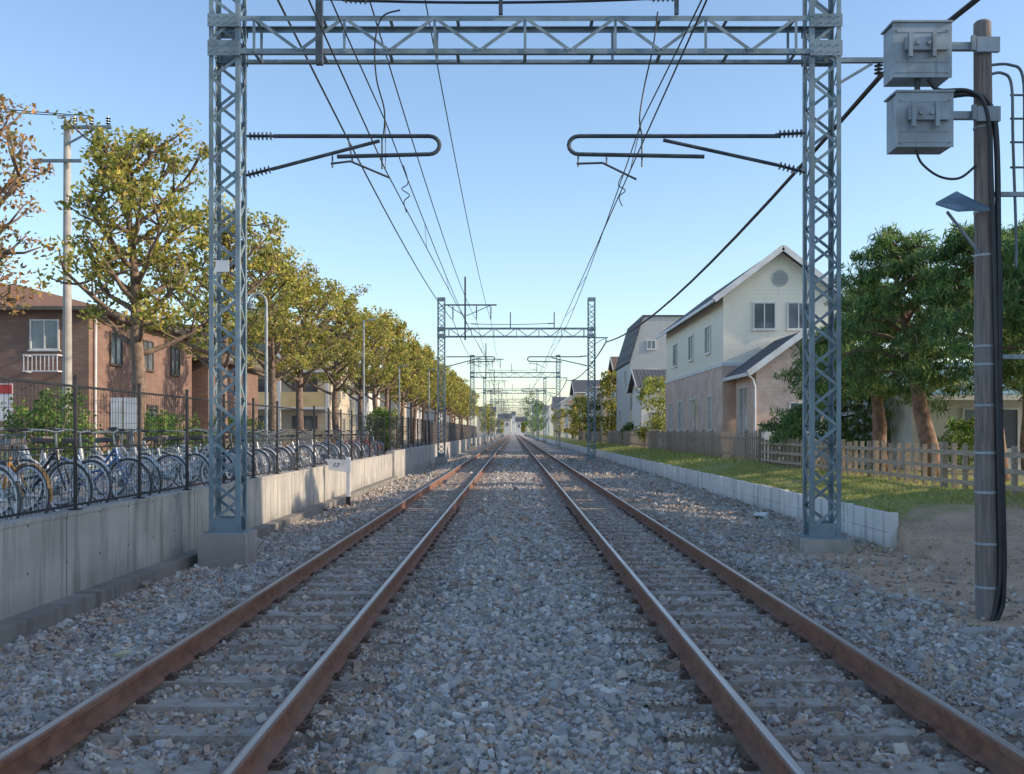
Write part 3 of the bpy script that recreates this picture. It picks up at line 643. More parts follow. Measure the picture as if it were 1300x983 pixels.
def gable(name,label,cat,x0,x1,y0,y1,zb,ze,zr,ridge,wall,roof,over=.45,group=None,split=None,fascia=None):
    root=thing(name,label,cat,((x0+x1)/2,y0,zb),group); m=MB(); xm=(x0+x1)/2; ym=(y0+y1)/2; b=zb-.7
    if ridge=='y': m.add([(x0,y0,b),(x1,y0,b),(x1,y0,ze),(xm,y0,zr),(x0,y0,ze),(x0,y1,b),(x1,y1,b),(x1,y1,ze),(xm,y1,zr),(x0,y1,ze)],[(0,1,2,3,4),(9,8,7,6,5),(0,4,9,5),(1,6,7,2)])
    elif ridge=='x': m.add([(x0,y0,b),(x0,y1,b),(x0,y1,ze),(x0,ym,zr),(x0,y0,ze),(x1,y0,b),(x1,y1,b),(x1,y1,ze),(x1,ym,zr),(x1,y0,ze)],[(4,3,2,1,0),(5,6,7,8,9),(0,5,9,4),(1,2,7,6)])
    else: m.box(x0,x1,y0,y1,b,ze)
    m.build('wall',wall,root)
    if split:
        zs,mm=split; m=MB(); m.box(x0-.04,x1+.04,y0-.04,y1+.04,b,zs); m.build('lower_wall',mm,root); m=MB(); m.box(x0-.07,x1+.07,y0-.07,y1+.07,zs+.001,zs+.16); m.build('belt_course',M['trim'],root)
    t=.14; m=MB(); f=fascia or M['trim']
    if ridge=='y':
        sl=(zr-ze)/(xm-x0); ya,yb=y0-over,y1+over
        for s,xe in((-1,x0-over),(1,x1+over)):
            zo=zr-sl*abs(xe-xm); m.add([(xm,ya,zr+.02),(xe,ya,zo+.02),(xe,yb,zo+.02),(xm,yb,zr+.02),(xm,ya,zr+.02+t),(xe,ya,zo+.02+t),(xe,yb,zo+.02+t),(xm,yb,zr+.02+t)],[(0,1,2,3),(7,6,5,4),(0,4,5,1),(1,5,6,2),(2,6,7,3)])
        r=m.build('roof',roof,root); m=MB()
        for s,xe in((-1,x0-over),(1,x1+over)):
            zo=zr-sl*abs(xe-xm); m.bar((xm,ya-.03,zr+.07),(xe,ya-.03,zo+.07),.04,.24,(0,0,1)); m.box(xe-.06 if s<0 else xe+.001,xe-.001 if s<0 else xe+.06,ya,yb,zo-.02,zo+.12)
        m.build('bargeboard',f,r)
    elif ridge=='x':
        sl=(zr-ze)/(ym-y0); xa,xb=x0-over,x1+over
        for s,ye in((-1,y0-over),(1,y1+over)):
            zo=zr-sl*abs(ye-ym); m.add([(xa,ym,zr+.02),(xb,ym,zr+.02),(xb,ye,zo+.02),(xa,ye,zo+.02),(xa,ym,zr+.02+t),(xb,ym,zr+.02+t),(xb,ye,zo+.02+t),(xa,ye,zo+.02+t)],[(0,1,2,3),(7,6,5,4),(0,3,7,4),(1,5,6,2),(2,6,7,3)])
        r=m.build('roof',roof,root); m=MB(); zo=zr-sl*(ym-y0+over); m.box(xa,xb,y0-over-.06,y0-over-.001,zo-.02,zo+.12)
        for xx in(xa-.03,xb+.03):
            for ye in(y0-over,y1+over): m.bar((xx,ym,zr+.07),(xx,ye,zo+.07),.04,.22,(0,0,1))
        m.build('bargeboard',f,r)
    elif ridge=='hip':
        a,b_,c,d=x0-over,x1+over,y0-over,y1+over; k=min(b_-a,d-c)/2
        if (b_-a)>(d-c): r1=(a+k,(c+d)/2,zr); r2=(b_-k,(c+d)/2,zr)
        else: r1=((a+b_)/2,c+k,zr); r2=((a+b_)/2,d-k,zr)
        z=ze+.04; V=[(a,c,z),(b_,c,z),(b_,d,z),(a,d,z),r1,r2]
        fs=[(0,1,5,4),(1,2,5),(2,3,4,5),(3,0,4)] if (b_-a)>(d-c) else [(0,1,4),(1,2,5,4),(2,3,5),(3,0,4,5)]
        m.add(V,fs+[(3,2,1,0)]); r=m.build('roof',roof,root); m=MB(); m.box(a-.02,b_+.02,c-.02,d+.02,ze-.10,ze+.038); m.build('eaves',f,r)
    return root
h=gable('house','cream sided and pink brick house with round gable vent behind the right mast','house',9.2,14.2,43.7,60,.45,7.55,9.45,'y',M['cream'],M['roofdark'],.5,split=(4.4,M['brickpink']))
for y in(47,51.5,56.5): win(h,'W',9.2,y,5.2,1.2,1.3)
for y,w in((46.2,1.0),(54.5,1.1),(57.8,1.1)): win(h,'W',9.16,y,1.6,w,1.6,gm=M['curtain'])
win(h,'W',9.16,50.3,.9,2.4,2.3,gm=M['curtain'],name='sliding_door')
win(h,'S',43.7,11.0,6.0,1.0,1.2); win(h,'S',43.7,12.5,6.0,1.0,1.2)
m=MB(); m.lathe([(.36,0),(.36,.05),(.3,.06),(.3,.03),(.0,.03)],(11.7,43.71,8.25),(0,-1,0),24)
for k in range(7): m.box(11.7-.25,11.7+.25,43.63,43.66,8.02+k*.07,8.05+k*.07)
m.build('gable_vent',M['greysiding'],h)
h=gable('house_wing','low pink brick wing with small gable in front of the cream house','house wing',9.65,13.2,39.6,43.2,.45,4.05,5.35,'y',M['brickpink'],M['roofdark'],.42)
win(h,'W',9.65,41.6,1.3,1.6,2.1,gm=M['curtain']); win(h,'S',39.6,11.6,1.5,1.3,1.2)
m=MB(); m.tube([(9.28,39.5,3.8),(9.5,39.5,3.6),(9.58,39.5,3.3),(9.58,39.5,.4)],.045,8); m.build('downpipe',M['trim'],h)
m=MB(); m.box(9.8,10.8,39.0,39.5,.4,1.6); m.box(9.78,10.82,38.98,39.52,1.601,1.66); m.build('meter_cabinet',M['trim'],h)
h=thing('house','tall plain grey sided block with flat top beyond the cream house','house',(11.7,76,.45))
pr=[(8.9,0),(14.5,0),(14.5,10.3),(9.9,10.3),(8.9,6.9)]; m=MB(); m.add([(a,76,z) for a,z in pr]+[(a,86,z) for a,z in pr],[(0,1,2,3,4),(9,8,7,6,5),(0,4,9,5),(1,6,7,2),(2,7,8,3),(3,8,9,4)]); m.build('wall',M['greysiding'],h)
m=MB(); m.box(9.85,14.6,75.9,86.1,10.301,10.42); m.add([(8.75,75.9,6.85),(9.85,75.9,10.42),(9.85,86.1,10.42),(8.75,86.1,6.85),(8.87,75.9,6.78),(9.9,75.9,10.30),(9.9,86.1,10.30),(8.87,86.1,6.78)],[(0,3,2,1),(0,1,5,4),(3,7,6,2),(0,4,7,3)]); m.build('roof',M['roofdark'],h)
win(h,'S',76,10.6,5.2,1.1,1.1); win(h,'S',76,10.5,7.8,.7,.7); win(h,'W',8.9,79,5.2,1.1,1.2); win(h,'W',8.9,83,2.2,1.1,1.2)
h=gable('house_wing','low lean-to wing with dark roof before the tall grey house','house wing',9.0,12,70,75.5,.45,4.6,5.9,'x',M['whitesiding'],M['roofdark'],.35)
win(h,'S',70,10.4,1.6,1.4,1.3)
far=[(9.8,17,92,100,6.6,8.6,'x','whitesiding','roofbrown'),(9.4,16,104,113,5.8,7.9,'y','beige','roofred'),(9.8,17,118,127,6.8,8.9,'hip','plaster','roofbrown'),(9.2,15,133,142,6.0,8.2,'y','cream','roofdark'),(9.5,16,150,160,7.5,9.4,'x','brickpink','roofdark'),(9.2,15,168,178,6.2,8.2,'hip','whitesiding','roofred'),(9,15,190,200,7,9,'y','plaster','roofbrown'),(9,15,215,225,6.5,9,'x','beige','roofdark'),(9,16,250,262,8,10,'y','cream','roofred')]
desc={'whitesiding':'white','beige':'beige','plaster':'pale','cream':'cream','brickpink':'pink brick','greysiding':'grey'}
rd={'roofbrown':'brown','roofred':'terracotta','roofdark':'slate'}
for i,(a,b,c,d,e,f,g,w,r) in enumerate(far):
    h=gable('house','%s house with %s roof, %s beyond the tall grey house'%(desc[w],rd[r],['first','second','third','fourth','fifth','sixth','seventh','eighth','ninth'][i]),'house',a,b,c,d,.45,e,f,g,M[w],M[r],.45)
    for y in(c+2,c+5.5):
        win(h,'W',a,y,4.4,1.3,1.2); win(h,'W',a,y,1.5,1.5,1.4,gm=M['curtain'])
    win(h,'S',c,a+1.8,4.4,1.2,1.1)
h=gable('bungalow','low pale bungalow with blue metal roof behind the conifers at right','house',11.2,19,28,36,.45,2.55,3.6,'x',M['plaster'],M['roofteal'],.5)
win(h,'S',28,13.4,1.0,1.6,1.2,mull=1); win(h,'S',28,15.9,.9,1.4,1.4,gm=M['curtain']); win(h,'W',11.2,30,1.1,1.3,1.1)
h=gable('house','unseen tall house added past the right edge to shade the foreground','house',14,23,-4,16.5,.45,8.8,10.8,'y',M['whitesiding'],M['roofdark'],.45)  # out of view; added so its shadow covers the near tracks and left wall
for y in(0,5,10): win(h,'W',14,y,4.9,1.4,1.2); win(h,'W',14,y,1.4,1.6,1.6)
# ---- left buildings
h=gable('house','two storey brown tiled house with terracotta roof at far left','house',-27,-16,37.5,49.5,GL,6.15,7.9,'hip',M['brownwall'],M['roofred'],.6,fascia=M['frame_dk'])
win(h,'S',37.5,-17.65,4.6,1.1,1.15); win(h,'S',37.5,-20.5,4.6,1.1,1.15)
for y,z in((40,4.2),(43.5,4.2),(47,4.2),(40,1.4),(44,1.4)): win(h,'E',-16,y,z,1.2,1.3,fm=M['frame_dk'])
m=MB(); m.box(-18.2,-16.9,36.9,36.94,4.35,4.4); m.box(-18.2,-16.9,36.9,36.94,3.75,3.8)
for k in range(9): m.box(-18.18+k*.155,-18.15+k*.155,36.905,36.935,3.8,4.35)
for xx in(-18.2,-16.94): m.box(xx,xx+.04,36.941,37.5,4.35,4.4); m.box(xx,xx+.04,36.941,37.5,3.75,3.8)
m.build('balcony_rail',M['trim'],h)
m=MB(); m.tube([(-15.9,37.9,6.0),(-15.92,37.9,.35)],.05,8); m.build('downpipe',M['trim'],h)
h=gable('house_wing','lower brown wing joined behind the brown tiled house','house wing',-24,-15.4,50.2,60,GL,5.2,6.6,'hip',M['brownwall'],M['roofred'],.5,fascia=M['frame_dk'])
for y in(52,55.5): win(h,'E',-15.4,y,3.6,1.2,1.2,fm=M['frame_dk'])
h=thing('apartment_block','beige apartment block with ochre balconies behind the row of trees','building',(-22,72,GL))
m=MB(); m.box(-31,-13.5,73.5,85,0,8.4); m.build('wall',M['beige'],h)
m=MB(); m.box(-31.5,-13,72,85.5,8.401,8.75); m.add([(-31.5,72,8.76),(-13,72,8.76),(-13,85.5,8.76),(-31.5,85.5,8.76),(-30,78.7,10),(-14.5,78.7,10)],[(0,1,5,4),(1,2,5),(2,3,4,5),(3,0,4)]); m.build('roof',M['roofbrown'],h)
for fl in range(3):
    zf=.6+fl*2.7
    m=MB(); m.box(-31,-13.5,72.2,73.499,zf-.15,zf); b=m.build('balcony_slab',M['trim'],h)
    for k in range(5):
        xa=-31+k*3.5; m=MB(); m.box(xa+.12,xa+3.35,72.2,72.26,zf+.001,zf+1.1); m.build('balcony_panel',M['ochre'],h)
        win(h,'S',73.5,xa+1.6,zf+.1,1.9,2.0,fm=M['frame_dk'])
    for y in(76,79,82): win(h,'E',-13.5,y,zf+.9,1.1,1.1)
for k in range(6):
    m=MB(); m.box(-31.1+k*3.5-.05,-31+k*3.5+.11,72.19,72.32,.3,8.4); m.build('column',M['plaster'],h)
lfar=[(-26,-14.5,96,108,7.5,9.4,'hip','whitesiding','roofdark'),(-24,-14,118,130,6.5,8.6,'x','beige','roofbrown'),(-24,-14,142,154,8.5,10,'hip','plaster','roofdark'),(-22,-13,170,184,6.5,9,'y','greysiding','roofred'),(-22,-13,205,220,8,10,'x','cream','roofdark')]
for i,(a,b,c,d,e,f,g,w,r) in enumerate(lfar):
    h=gable('house','%s house with %s roof, %s beyond the apartment block'%(desc[w],rd[r],['first','second','third','fourth','fifth'][i]),'house',a,b,c,d,GL,e,f,g,M[w],M[r],.45)
    for y in(c+2.5,c+6.5): win(h,'E',b,y,4.4,1.3,1.2); win(h,'E',b,y,1.5,1.4,1.3)
    for x in(a+3,a+7): win(h,'S',c,x,4.4,1.3,1.2)
for i,(x0,x1,y,z,w) in enumerate(((-6.5,-1.0,420,7,'plaster'),(1,6,450,6,'whitesiding'),(-14,-7,380,9,'beige'),(7,15,360,9,'plaster'),(-.8,.8,520,10,'whitesiding'))):
    h=gable('building','tiny %s building at the line end, %s'%(desc[w],['left of the vanishing point','right of the vanishing point','far left of the vanishing point','far right of the vanishing point','straight at the vanishing point'][i]),'building',x0,x1,y,y+10,0,z,z+2,'x',M[w],M['roofdark'],.4)
    for k in range(2): win(h,'S',y,x0+(x1-x0)*(.3+.4*k),z*.55,(x1-x0)*.2,1.4)
# ---------------------------------------------------------------- trees
def leaves(cents,rad,nper,size,pal,w,seed,flat=.0,hang=0,aspect=.55,pw=.5):
    r=np.random.default_rng(seed); n=len(cents)*nper
    c=np.repeat(np.array(cents),nper,0); rr=np.repeat(np.array(rad),nper)
    d=r.normal(size=(n,3)); d/=np.linalg.norm(d,axis=1)[:,None]; d*=(r.random((n,1))**pw); d[:,2]*=.8
    P=c+d*rr[:,None]
    u=r.normal(size=(n,3)); u[:,2]-=hang; u/=np.linalg.norm(u,axis=1)[:,None]; t=r.normal(size=(n,3)); v=np.cross(u,t); v/=np.linalg.norm(v,axis=1)[:,None]
    s=size*r.uniform(.6,1.3,n)[:,None]; u=u*s; v=v*s*aspect
    Q=np.stack([P-u*.5,P+v*.5,P+u*.6,P-v*.5],1).reshape(-1,3)
    cc=np.repeat(r.random(len(cents)),nper); pal=np.array(pal); k=r.choice(len(pal),n,p=w); C=pal[k]*(.65+.6*cc[:,None])*r.uniform(.8,1.2,(n,1))
    return Q,np.arange(n*4).reshape(-1,4),np.repeat(C,4,0)
def pollard(seed,H,RX,nl,nper,lsz,pal,w,zc0=.36,crad=.33):
    r=random.Random(seed); m=MB(); cents=[];rad=[]
    tr=[];x=y=0
    for k in range(9): z=H*.88*k/8; tr.append((x,y,z)); x+=r.uniform(-.1,.1); y+=r.uniform(-.1,.1)
    m.tube(tr,[.24,.19,.17,.16,.14,.12,.10,.07,.04],10)
    for i in range(nl):
        f=zc0+(0.93-zc0)*((i+.5)/nl); z=H*f; k=min(int(f/.88*8),7); bx,by,_=tr[k]
        an=i*2.4+r.uniform(-.4,.4); t=(f-zc0)/(1-zc0); env=RX*math.sqrt(max(.06,1-((t-.30)/.70)**2))*r.uniform(.68,1.12)
        p=Vector((bx,by,z)); d=Vector((math.cos(an),math.sin(an),r.uniform(.15,.5)+t*.5)); pts=[p.copy()]; L=env; n=5
        for q in range(n):
            d2=d+Vector((r.uniform(-.3,.3),r.uniform(-.3,.3),.12*q)); p=p+d2.normalized()*L/n; pts.append(p.copy())
        r0=.09*(1-.45*t); m.tube(pts,[r0*(1-.13*q) for q in range(n+1)],6)
        cents.append(tuple(pts[-1]));rad.append(crad*r.uniform(.9,1.4))
        for q in(3,4,5):
            for s in range(2):
                a2=r.uniform(0,6.28); b=pts[q]; l2=r.uniform(.3,.75); e=b+Vector((math.cos(a2)*l2,math.sin(a2)*l2,r.uniform(.1,.65)))
                mid=(b+e)/2+Vector((0,0,-.05)); m.tube([b,mid,e],[.032,.024,.014],5); cents.append(tuple(e)); rad.append(crad*r.uniform(.6,1.2))
    for q in range(5): cents.append((tr[-1][0]+r.uniform(-.5,.5),tr[-1][1]+r.uniform(-.5,.5),H*.9+r.uniform(-.3,.45)));rad.append(crad)
    L=leaves(cents,rad,nper,lsz,pal,w,seed)
    return m,L
PALL=[(.29,.32,.07),(.42,.41,.09),(.60,.48,.11),(.17,.20,.055),(.66,.45,.13)]; WL=[.30,.32,.19,.13,.06]
PALR=[(.50,.26,.11),(.36,.29,.10),(.58,.33,.13),(.22,.21,.08)]; WR=[.3,.3,.2,.2]
def mk_tree(name,label,cat,built,bark,loc,rz=0,group=None,sc=1):
    m,L=built; t=thing(name,label,cat,(0,0,0),group)
    tr=m.build('trunk',bark,t,smooth=True); cr=np_obj('crown',L[0],L[1],M['leaf'],t,L[2])
    t.location=loc; t.rotation_euler=(0,0,rz); t.scale=(sc,)*3; return t
hiA=mk_tree('pollarded_tree','tree','tree',pollard(11,7.9,1.95,27,38,.14,PALL,WL,crad=.36),M['bark'],(0,0,0))
hiB=mk_tree('pollarded_tree','tree','tree',pollard(23,8.0,2.1,27,38,.14,PALL,WL,crad=.36),M['bark'],(0,0,0))
lo=mk_tree('pollarded_tree','tree','tree',pollard(35,8.3,2.2,24,18,.24,PALL,WL,crad=.4),M['bark'],(0,0,0))
used=set()
ords=['second','third','fourth','fifth','sixth','seventh','eighth','ninth','tenth']
for i in range(27):
    y=25+7.2*i+random.uniform(-.6,.6)*(i>0)
    src=(hiA if i%2==0 else hiB) if i<6 else lo
    if id(src) in used: o=copy_tree(src)
    else: o=src; used.add(id(src))
    s=1.0+random.uniform(-.04,.06)+(.04 if i>3 else 0)
    o.location=(-9.5+random.uniform(-.3,.3)*(i>0),y,GL); o.rotation_euler=(0,0,random.uniform(0,6.28) if i else .5); o.scale=(s,s,s)
    tag(o,('%s pollarded tree from the left in the row behind the bicycles'%ords[i]) if i<9 else 'distant pollarded tree at the far end of the left row','tree','row of pollarded trees on the left')
t=mk_tree('pollarded_tree','reddish sparse tree cut off by the left edge of the picture','tree',pollard(51,6.9,2.0,24,30,.11,PALR,WR,zc0=.42,crad=.33),M['bark'],(-10.5,18.2,GL),1.0,'row of pollarded trees on the left')
PALC=[(.11,.20,.08),(.17,.29,.095),(.27,.38,.11),(.07,.13,.055),(.42,.46,.15)]; WC=[.27,.32,.22,.11,.08]
def conifer(seed,H,RX,lean,nl,nper,z0=.37,lsz=.19):
    r=random.Random(seed); m=MB(); cents=[];rad=[]; tr=[]
    for k in range(9): t=k/8; tr.append(Vector((lean[0]*t+r.uniform(-.05,.05),lean[1]*t+r.uniform(-.05,.05),H*.93*t)))
    m.tube(tr,[.23,.20,.18,.15,.13,.10,.07,.05,.02],9)
    for i in range(nl):
        f=z0+(.98-z0)*((i+.5)/nl); k=min(int(f/.93*8),7); b=tr[k].copy(); b.z=H*f*.97
        an=i*2.4+r.uniform(-.5,.5); t=(f-z0)/(1-z0); env=RX*(1.0-t)**.75*(.8+.4*min(1,t*4))*r.uniform(.6,1.3)+.15
        pts=[b.copy()]; p=b.copy()
        for q in range(5): p=p+Vector((math.cos(an)*env/5,math.sin(an)*env/5,(.22-.11*q)*env*.5)); pts.append(p.copy())
        m.tube(pts,[.05,.042,.034,.026,.018,.01],5)
        for q in(2,3,4,5):
            for s in range(2 if q<4 else 3): cents.append(tuple(pts[q]+Vector((r.uniform(-.28,.28),r.uniform(-.28,.28),r.uniform(-.28,.08))))); rad.append(r.uniform(.14,.30))
    cents.append((tr[-1].x,tr[-1].y,H*.97)); rad.append(.22)
    return m,leaves(cents,rad,nper,lsz,PALC,WC,seed,hang=1.1,aspect=.17)
cl=[(9.7,26.2,5.2,1.6,(-.3,0),71,'dark conifer just right of the right mast, leftmost in front'),
    (9.7,23.0,5.9,1.9,(-1.0,.1),72,'tall dark green conifer with a leaning reddish trunk, second from the left'),
    (10.4,21.3,5.7,1.8,(-.5,.2),73,'dense conifer between the leaning conifer and the cable pole'),
    (10.2,18.9,5.6,1.8,(.3,0),74,'nearest conifer standing behind the cable pole'),
    (13.0,25.0,6.6,2.1,(0,.3),75,'background conifer rising behind the group above the bungalow roof'),
    (11.4,16.9,5.9,1.9,(0,0),76,'conifer at the right edge of the picture'),
    (9.8,30.2,4.4,1.4,(0,0),77,'short conifer behind the right mast beside the brick wing')]
for x,y,H,RX,ln,sd,lab in cl: mk_tree('conifer',lab,'tree',conifer(sd,H,RX,ln,36,48,z0=.12 if sd==77 else .37),M['bark_red'],(x,y,.45),0,'conifers behind the wooden fence')
def shrub(loc,H,RX,lab,seed,pal,w,n=40,per=50,lsz=.1,cat='shrub',name='shrub',rad0=.3):
    r=random.Random(seed); cents=[];rad=[];m=MB()
    for i in range(n):
        a=r.uniform(0,6.28);rr=RX*math.sqrt(r.random())*.85; z=H*(.15+.8*r.random()); k=math.sqrt(max(.1,1-((z/H-.45)/.6)**2)); p=(math.cos(a)*rr*k,math.sin(a)*rr*k,z); cents.append(p); rad.append(rad0*r.uniform(.7,1.2))
        if i<12: m.tube([(0,0,0),(p[0]*.4,p[1]*.4,p[2]*.5),p],[.03,.02,.01],5)
    mk_tree(name,lab,cat,(m,leaves(cents,rad,per,lsz,pal,w,seed)),M['bark'],loc)
PG=[(.13,.24,.055),(.2,.32,.07),(.085,.15,.04),(.36,.36,.1)]; WG=[.35,.3,.25,.1]; PY_=[(.36,.40,.08),(.26,.34,.07),(.52,.48,.11),(.17,.2,.06)]
shrub((-10.0,21.5,GL),2.0,1.15,'rounded green shrub behind the bicycles at far left',5,PG,WG,60,60,.1)
shrub((-12.4,27,GL),1.6,1.0,'low green shrub beside the brown house',6,PG,WG)
for i,(x,y) in enumerate(((-11.2,30),(-11.4,34),(-11.0,38.5),(-11.5,43))): shrub((x,y,GL),1.7,1.3,'%s clipped hedge bush behind the bicycle rows'%['first','second','third','fourth'][i],60+i,PG,WG,50,45,.12)
shrub((9.0,62.5,.45),4.6,1.5,'yellow-green small tree between the cream house and the grey house',7,PY_,WG,60,50,.18,'tree','small_tree',.5)
shrub((8.9,88,.45),6.5,1.6,'olive tree beyond the tall grey house',8,PALL,WL,60,45,.3,'tree','small_tree',.7)
shrub((10.3,37.2,.45),1.7,.9,'dark shrub before the brick wing',9,PG,WG,40,50,.1)
shrub((9.4,33,.45),1.9,1.1,'dark green bush behind the rail fence left of the right mast',10,PALC,WC,50,60,.1)
shrub((12.3,27,.45),1.4,.9,'low bush in front of the bungalow',14,PG,WG,40,50,.1)
shrub((8.8,75,.45),1.8,.8,'small clipped bush beside the grey house',15,PG,WG,40,30,.15)
shrub((-6.6,48,GL),2.2,1.0,'green shrub behind the louvre fence',16,PG,WG,50,40,.14)
shrub((-6.8,53,GL),2.4,1.1,'yellowing shrub behind the louvre fence',17,PY_,WG,50,40,.14)
for i,(x,y,H) in enumerate(((5.6,290,13),(7.5,300,10),(-7.5,300,10),(-8.5,330,9),(-5,360,6),(4,400,5),(8.4,108,5),(8.5,128,6),(8.6,146,5.5),(8.4,182,6))):
    shrub((x,y,.3),H,H*.28,'%s'%['tall dark tree right of the vanishing point','dark tree behind the tall one at the vanishing point','dark tree left of the vanishing point','lower tree left of the vanishing point','low tree at the end of the left track','low tree at the end of the right track','nearest roadside tree past the olive tree on the right','second roadside tree past the olive tree on the right','third roadside tree past the olive tree on the right','last roadside tree past the olive tree on the right'][i],100+i,PALC if i<2 else PALL,WC if i<2 else WL,50,30,.5 if y>200 else .3,'tree','roadside_tree',H*.1)
# ---------------------------------------------------------------- lamps, poles
def pole_lamp(x,y,ztop,lab,kind):
    t=thing('street_lamp',lab,'street lamp',(x,y,GL)); m=MB()
    if kind=='goose':
        pts=[(x,y,.3),(x,y,ztop-.35)]+[(x-.25+.25*math.cos(a),y,ztop-.35+.28*math.sin(a)) for a in(.4,.8,1.2,1.57,2.0,2.5,2.9)]
        m.tube(pts,[.055]+[.04]*(len(pts)-1),10); m.build('pole',M['box_grey'],t); m=MB(); e=pts[-1]
        m.lathe([(.03,.1),(.05,.02),(.16,-.12),(.19,-.2),(.15,-.2),(.1,-.16)],(e[0],y,e[2]-.05),(0,0,1),14); m.build('lamp_shade',M['steel_far'],t)
    else:
        m.tube([(x,y,.3),(x,y,ztop)],[.06,.04],8); m.build('pole',M['box_grey'],t); m=MB(); m.bar((x,y,ztop),(x+.3,y,ztop+.05),.04); m.bar((x+.25,y,ztop+.04),(x+.55,y,ztop+.07),.14,.07); m.build('lamp_head',M['box_grey'],t)
pole_lamp(-7.45,30,5.75,'grey gooseneck street lamp behind the mesh fence','goose')
pole_lamp(-7.0,46.5,6.7,'straight grey street lamp between the trees, nearer one','s'); pole_lamp(-7.0,61,5.5,'straight grey street lamp between the trees, farther one','s')
pole_lamp(-6.8,80,6.5,'distant straight street lamp left of the second gantry','s')
x,y=-13.45,30
t=thing('utility_pole','tall concrete utility pole with two cross-arms by the brown house','utility pole',(x,y,GL)); m=MB(); m.tube([(x,y,.2),(x,y,10.9)],[.15,.10],12); m.build('pole_shaft',M['pole_conc'],t)
m=MB(); m.box(x-.1,x+1.4,y-.2,y-.12,10.6,10.7); m.bar((x+.9,y-.16,10.6),(x,y-.16,10.1),.05); m.build('cross_arm',M['steel_far'],t)
m=MB(); m.box(x-1.0,x+.5,y-.2,y-.12,9.6,9.69); m.build('cross_arm',M['steel_far'],t)
for k in(.3,.8,1.3): ins(t,(x+k,y-.16,10.7),(x+k,y-.16,10.98),.08,3)
for k in(-.9,-.45): ins(t,(x+k,y-.16,9.6),(x+k,y-.16,9.2),.08,3)
for i,(k,z,lab) in enumerate(((.3,10.98,'thin service wire to the left from the top cross-arm'),(.8,10.98,'second thin service wire to the left from the top cross-arm'),(-.9,9.2,'thin service wire to the left from the lower cross-arm'))):
    m=MB(); m.tube(sagline([(x+k,y-.16,z),(x-22,y-6-i*2,z+2.2)],.7),.014,5); tag(m.build('service_wire',M['wire']),lab,'overhead wire')
t=thing('marker_post','white trackside marker post with black foot and slanted numbered board','track sign',(-4.4,26.5,-.5)); m=MB(); m.box(-4.45,-4.35,26.45,26.55,-.2,.85); m.build('post',M['white'],t)
m=MB(); m.box(-4.455,-4.345,26.445,26.555,-.6,-.201); m.build('post_foot',M['black'],t)
Y=26.40; P=[at(414,583,Y),at(445,584,Y),at(445,600,Y),at(418,597,Y)]; m=MB(); m.add(P+[(a,b+.03,c) for a,b,c in P],[(0,3,2,1),(4,5,6,7),(0,1,5,4),(1,2,6,5),(2,3,7,6),(3,0,4,7)]); bd=m.build('board',M['white'],t)
fc=bpy.data.curves.new('numerals','FONT'); fc.body='17'; fc.size=.18; fc.align_x='CENTER'; fc.align_y='CENTER'; fc.extrude=.002
fo=bpy.data.objects.new('numerals_tmp',fc); me=bpy.data.meshes.new_from_object(fo); me.materials.append(M['black'])
no=bpy.data.objects.new('numerals',me); COL.objects.link(no); no.parent=bd; cc=Vector(at(427,591,Y-.006)); no.location=cc-wloc(bd); no.rotation_euler=(R(90),R(12),0)
t=thing('banner_board','red and white banner board at the far left edge','sign',(-16,30,GL)); m=MB()
a=at(-25,487,30);b=at(16,535,30); m.box(a[0],b[0],30,30.05,b[2],a[2]); m.build('board',M['white'],t)
m=MB(); m.box(a[0]+.02,b[0]-.02,29.985,29.999,a[2]-.3,a[2]-.03); m.box(a[0]+.02,b[0]-.5,29.985,29.999,b[2]+.1,b[2]+.4); m.build('red_stripe',M['red'],t)
m=MB(); m.box(b[0]-.1,b[0]-.04,30.051,30.1,.3,a[2]); m.box(a[0]+.04,a[0]+.1,30.051,30.1,.3,a[2]); m.build('board_legs',M['steel_far'],t)
for i,(px0,px1) in enumerate(((141,155),(157,174))):
    Y=24; a=at(px0,505,Y);b=at(px1,545,Y); t=thing('notice_board','white notice board by the tree trunk, %s one'%['left','right'][i],'sign',((a[0]+b[0])/2,Y,GL)); m=MB(); m.box(a[0],b[0],Y-.02,Y,b[2],a[2]); m.build('board',M['white'],t)
    m=MB(); xm=(a[0]+b[0])/2; m.box(xm-.02,xm+.02,Y+.001,Y+.04,.3,a[2]); m.build('post',M['steel_far'],t)
r=random.Random(3); m=MB(); X,Y,Z=5.05,20.2,-.2
BG=[Vector((math.cos(a)*math.cos(e),math.sin(a)*math.cos(e),math.sin(e)))*r.uniform(.08,.17) for e in(-.6,0,.7) for a in[k*2*math.pi/8+e for k in range(8)]]+[Vector((0,0,.12)),Vector((0,0,-.08))]
fs=[(k*8+j,k*8+(j+1)%8,(k+1)*8+(j+1)%8,(k+1)*8+j) for k in range(2) for j in range(8)]+[(16+j,16+(j+1)%8,24) for j in range(8)]+[((j+1)%8,j,25) for j in range(8)]
m.add([(X+v.x*1.3,Y+v.y,Z+v.z*.6+.03) for v in BG],fs); tag(m.build('plastic_bag',M['white']),'crumpled white plastic bag at the foot of the kerb wall','bag')
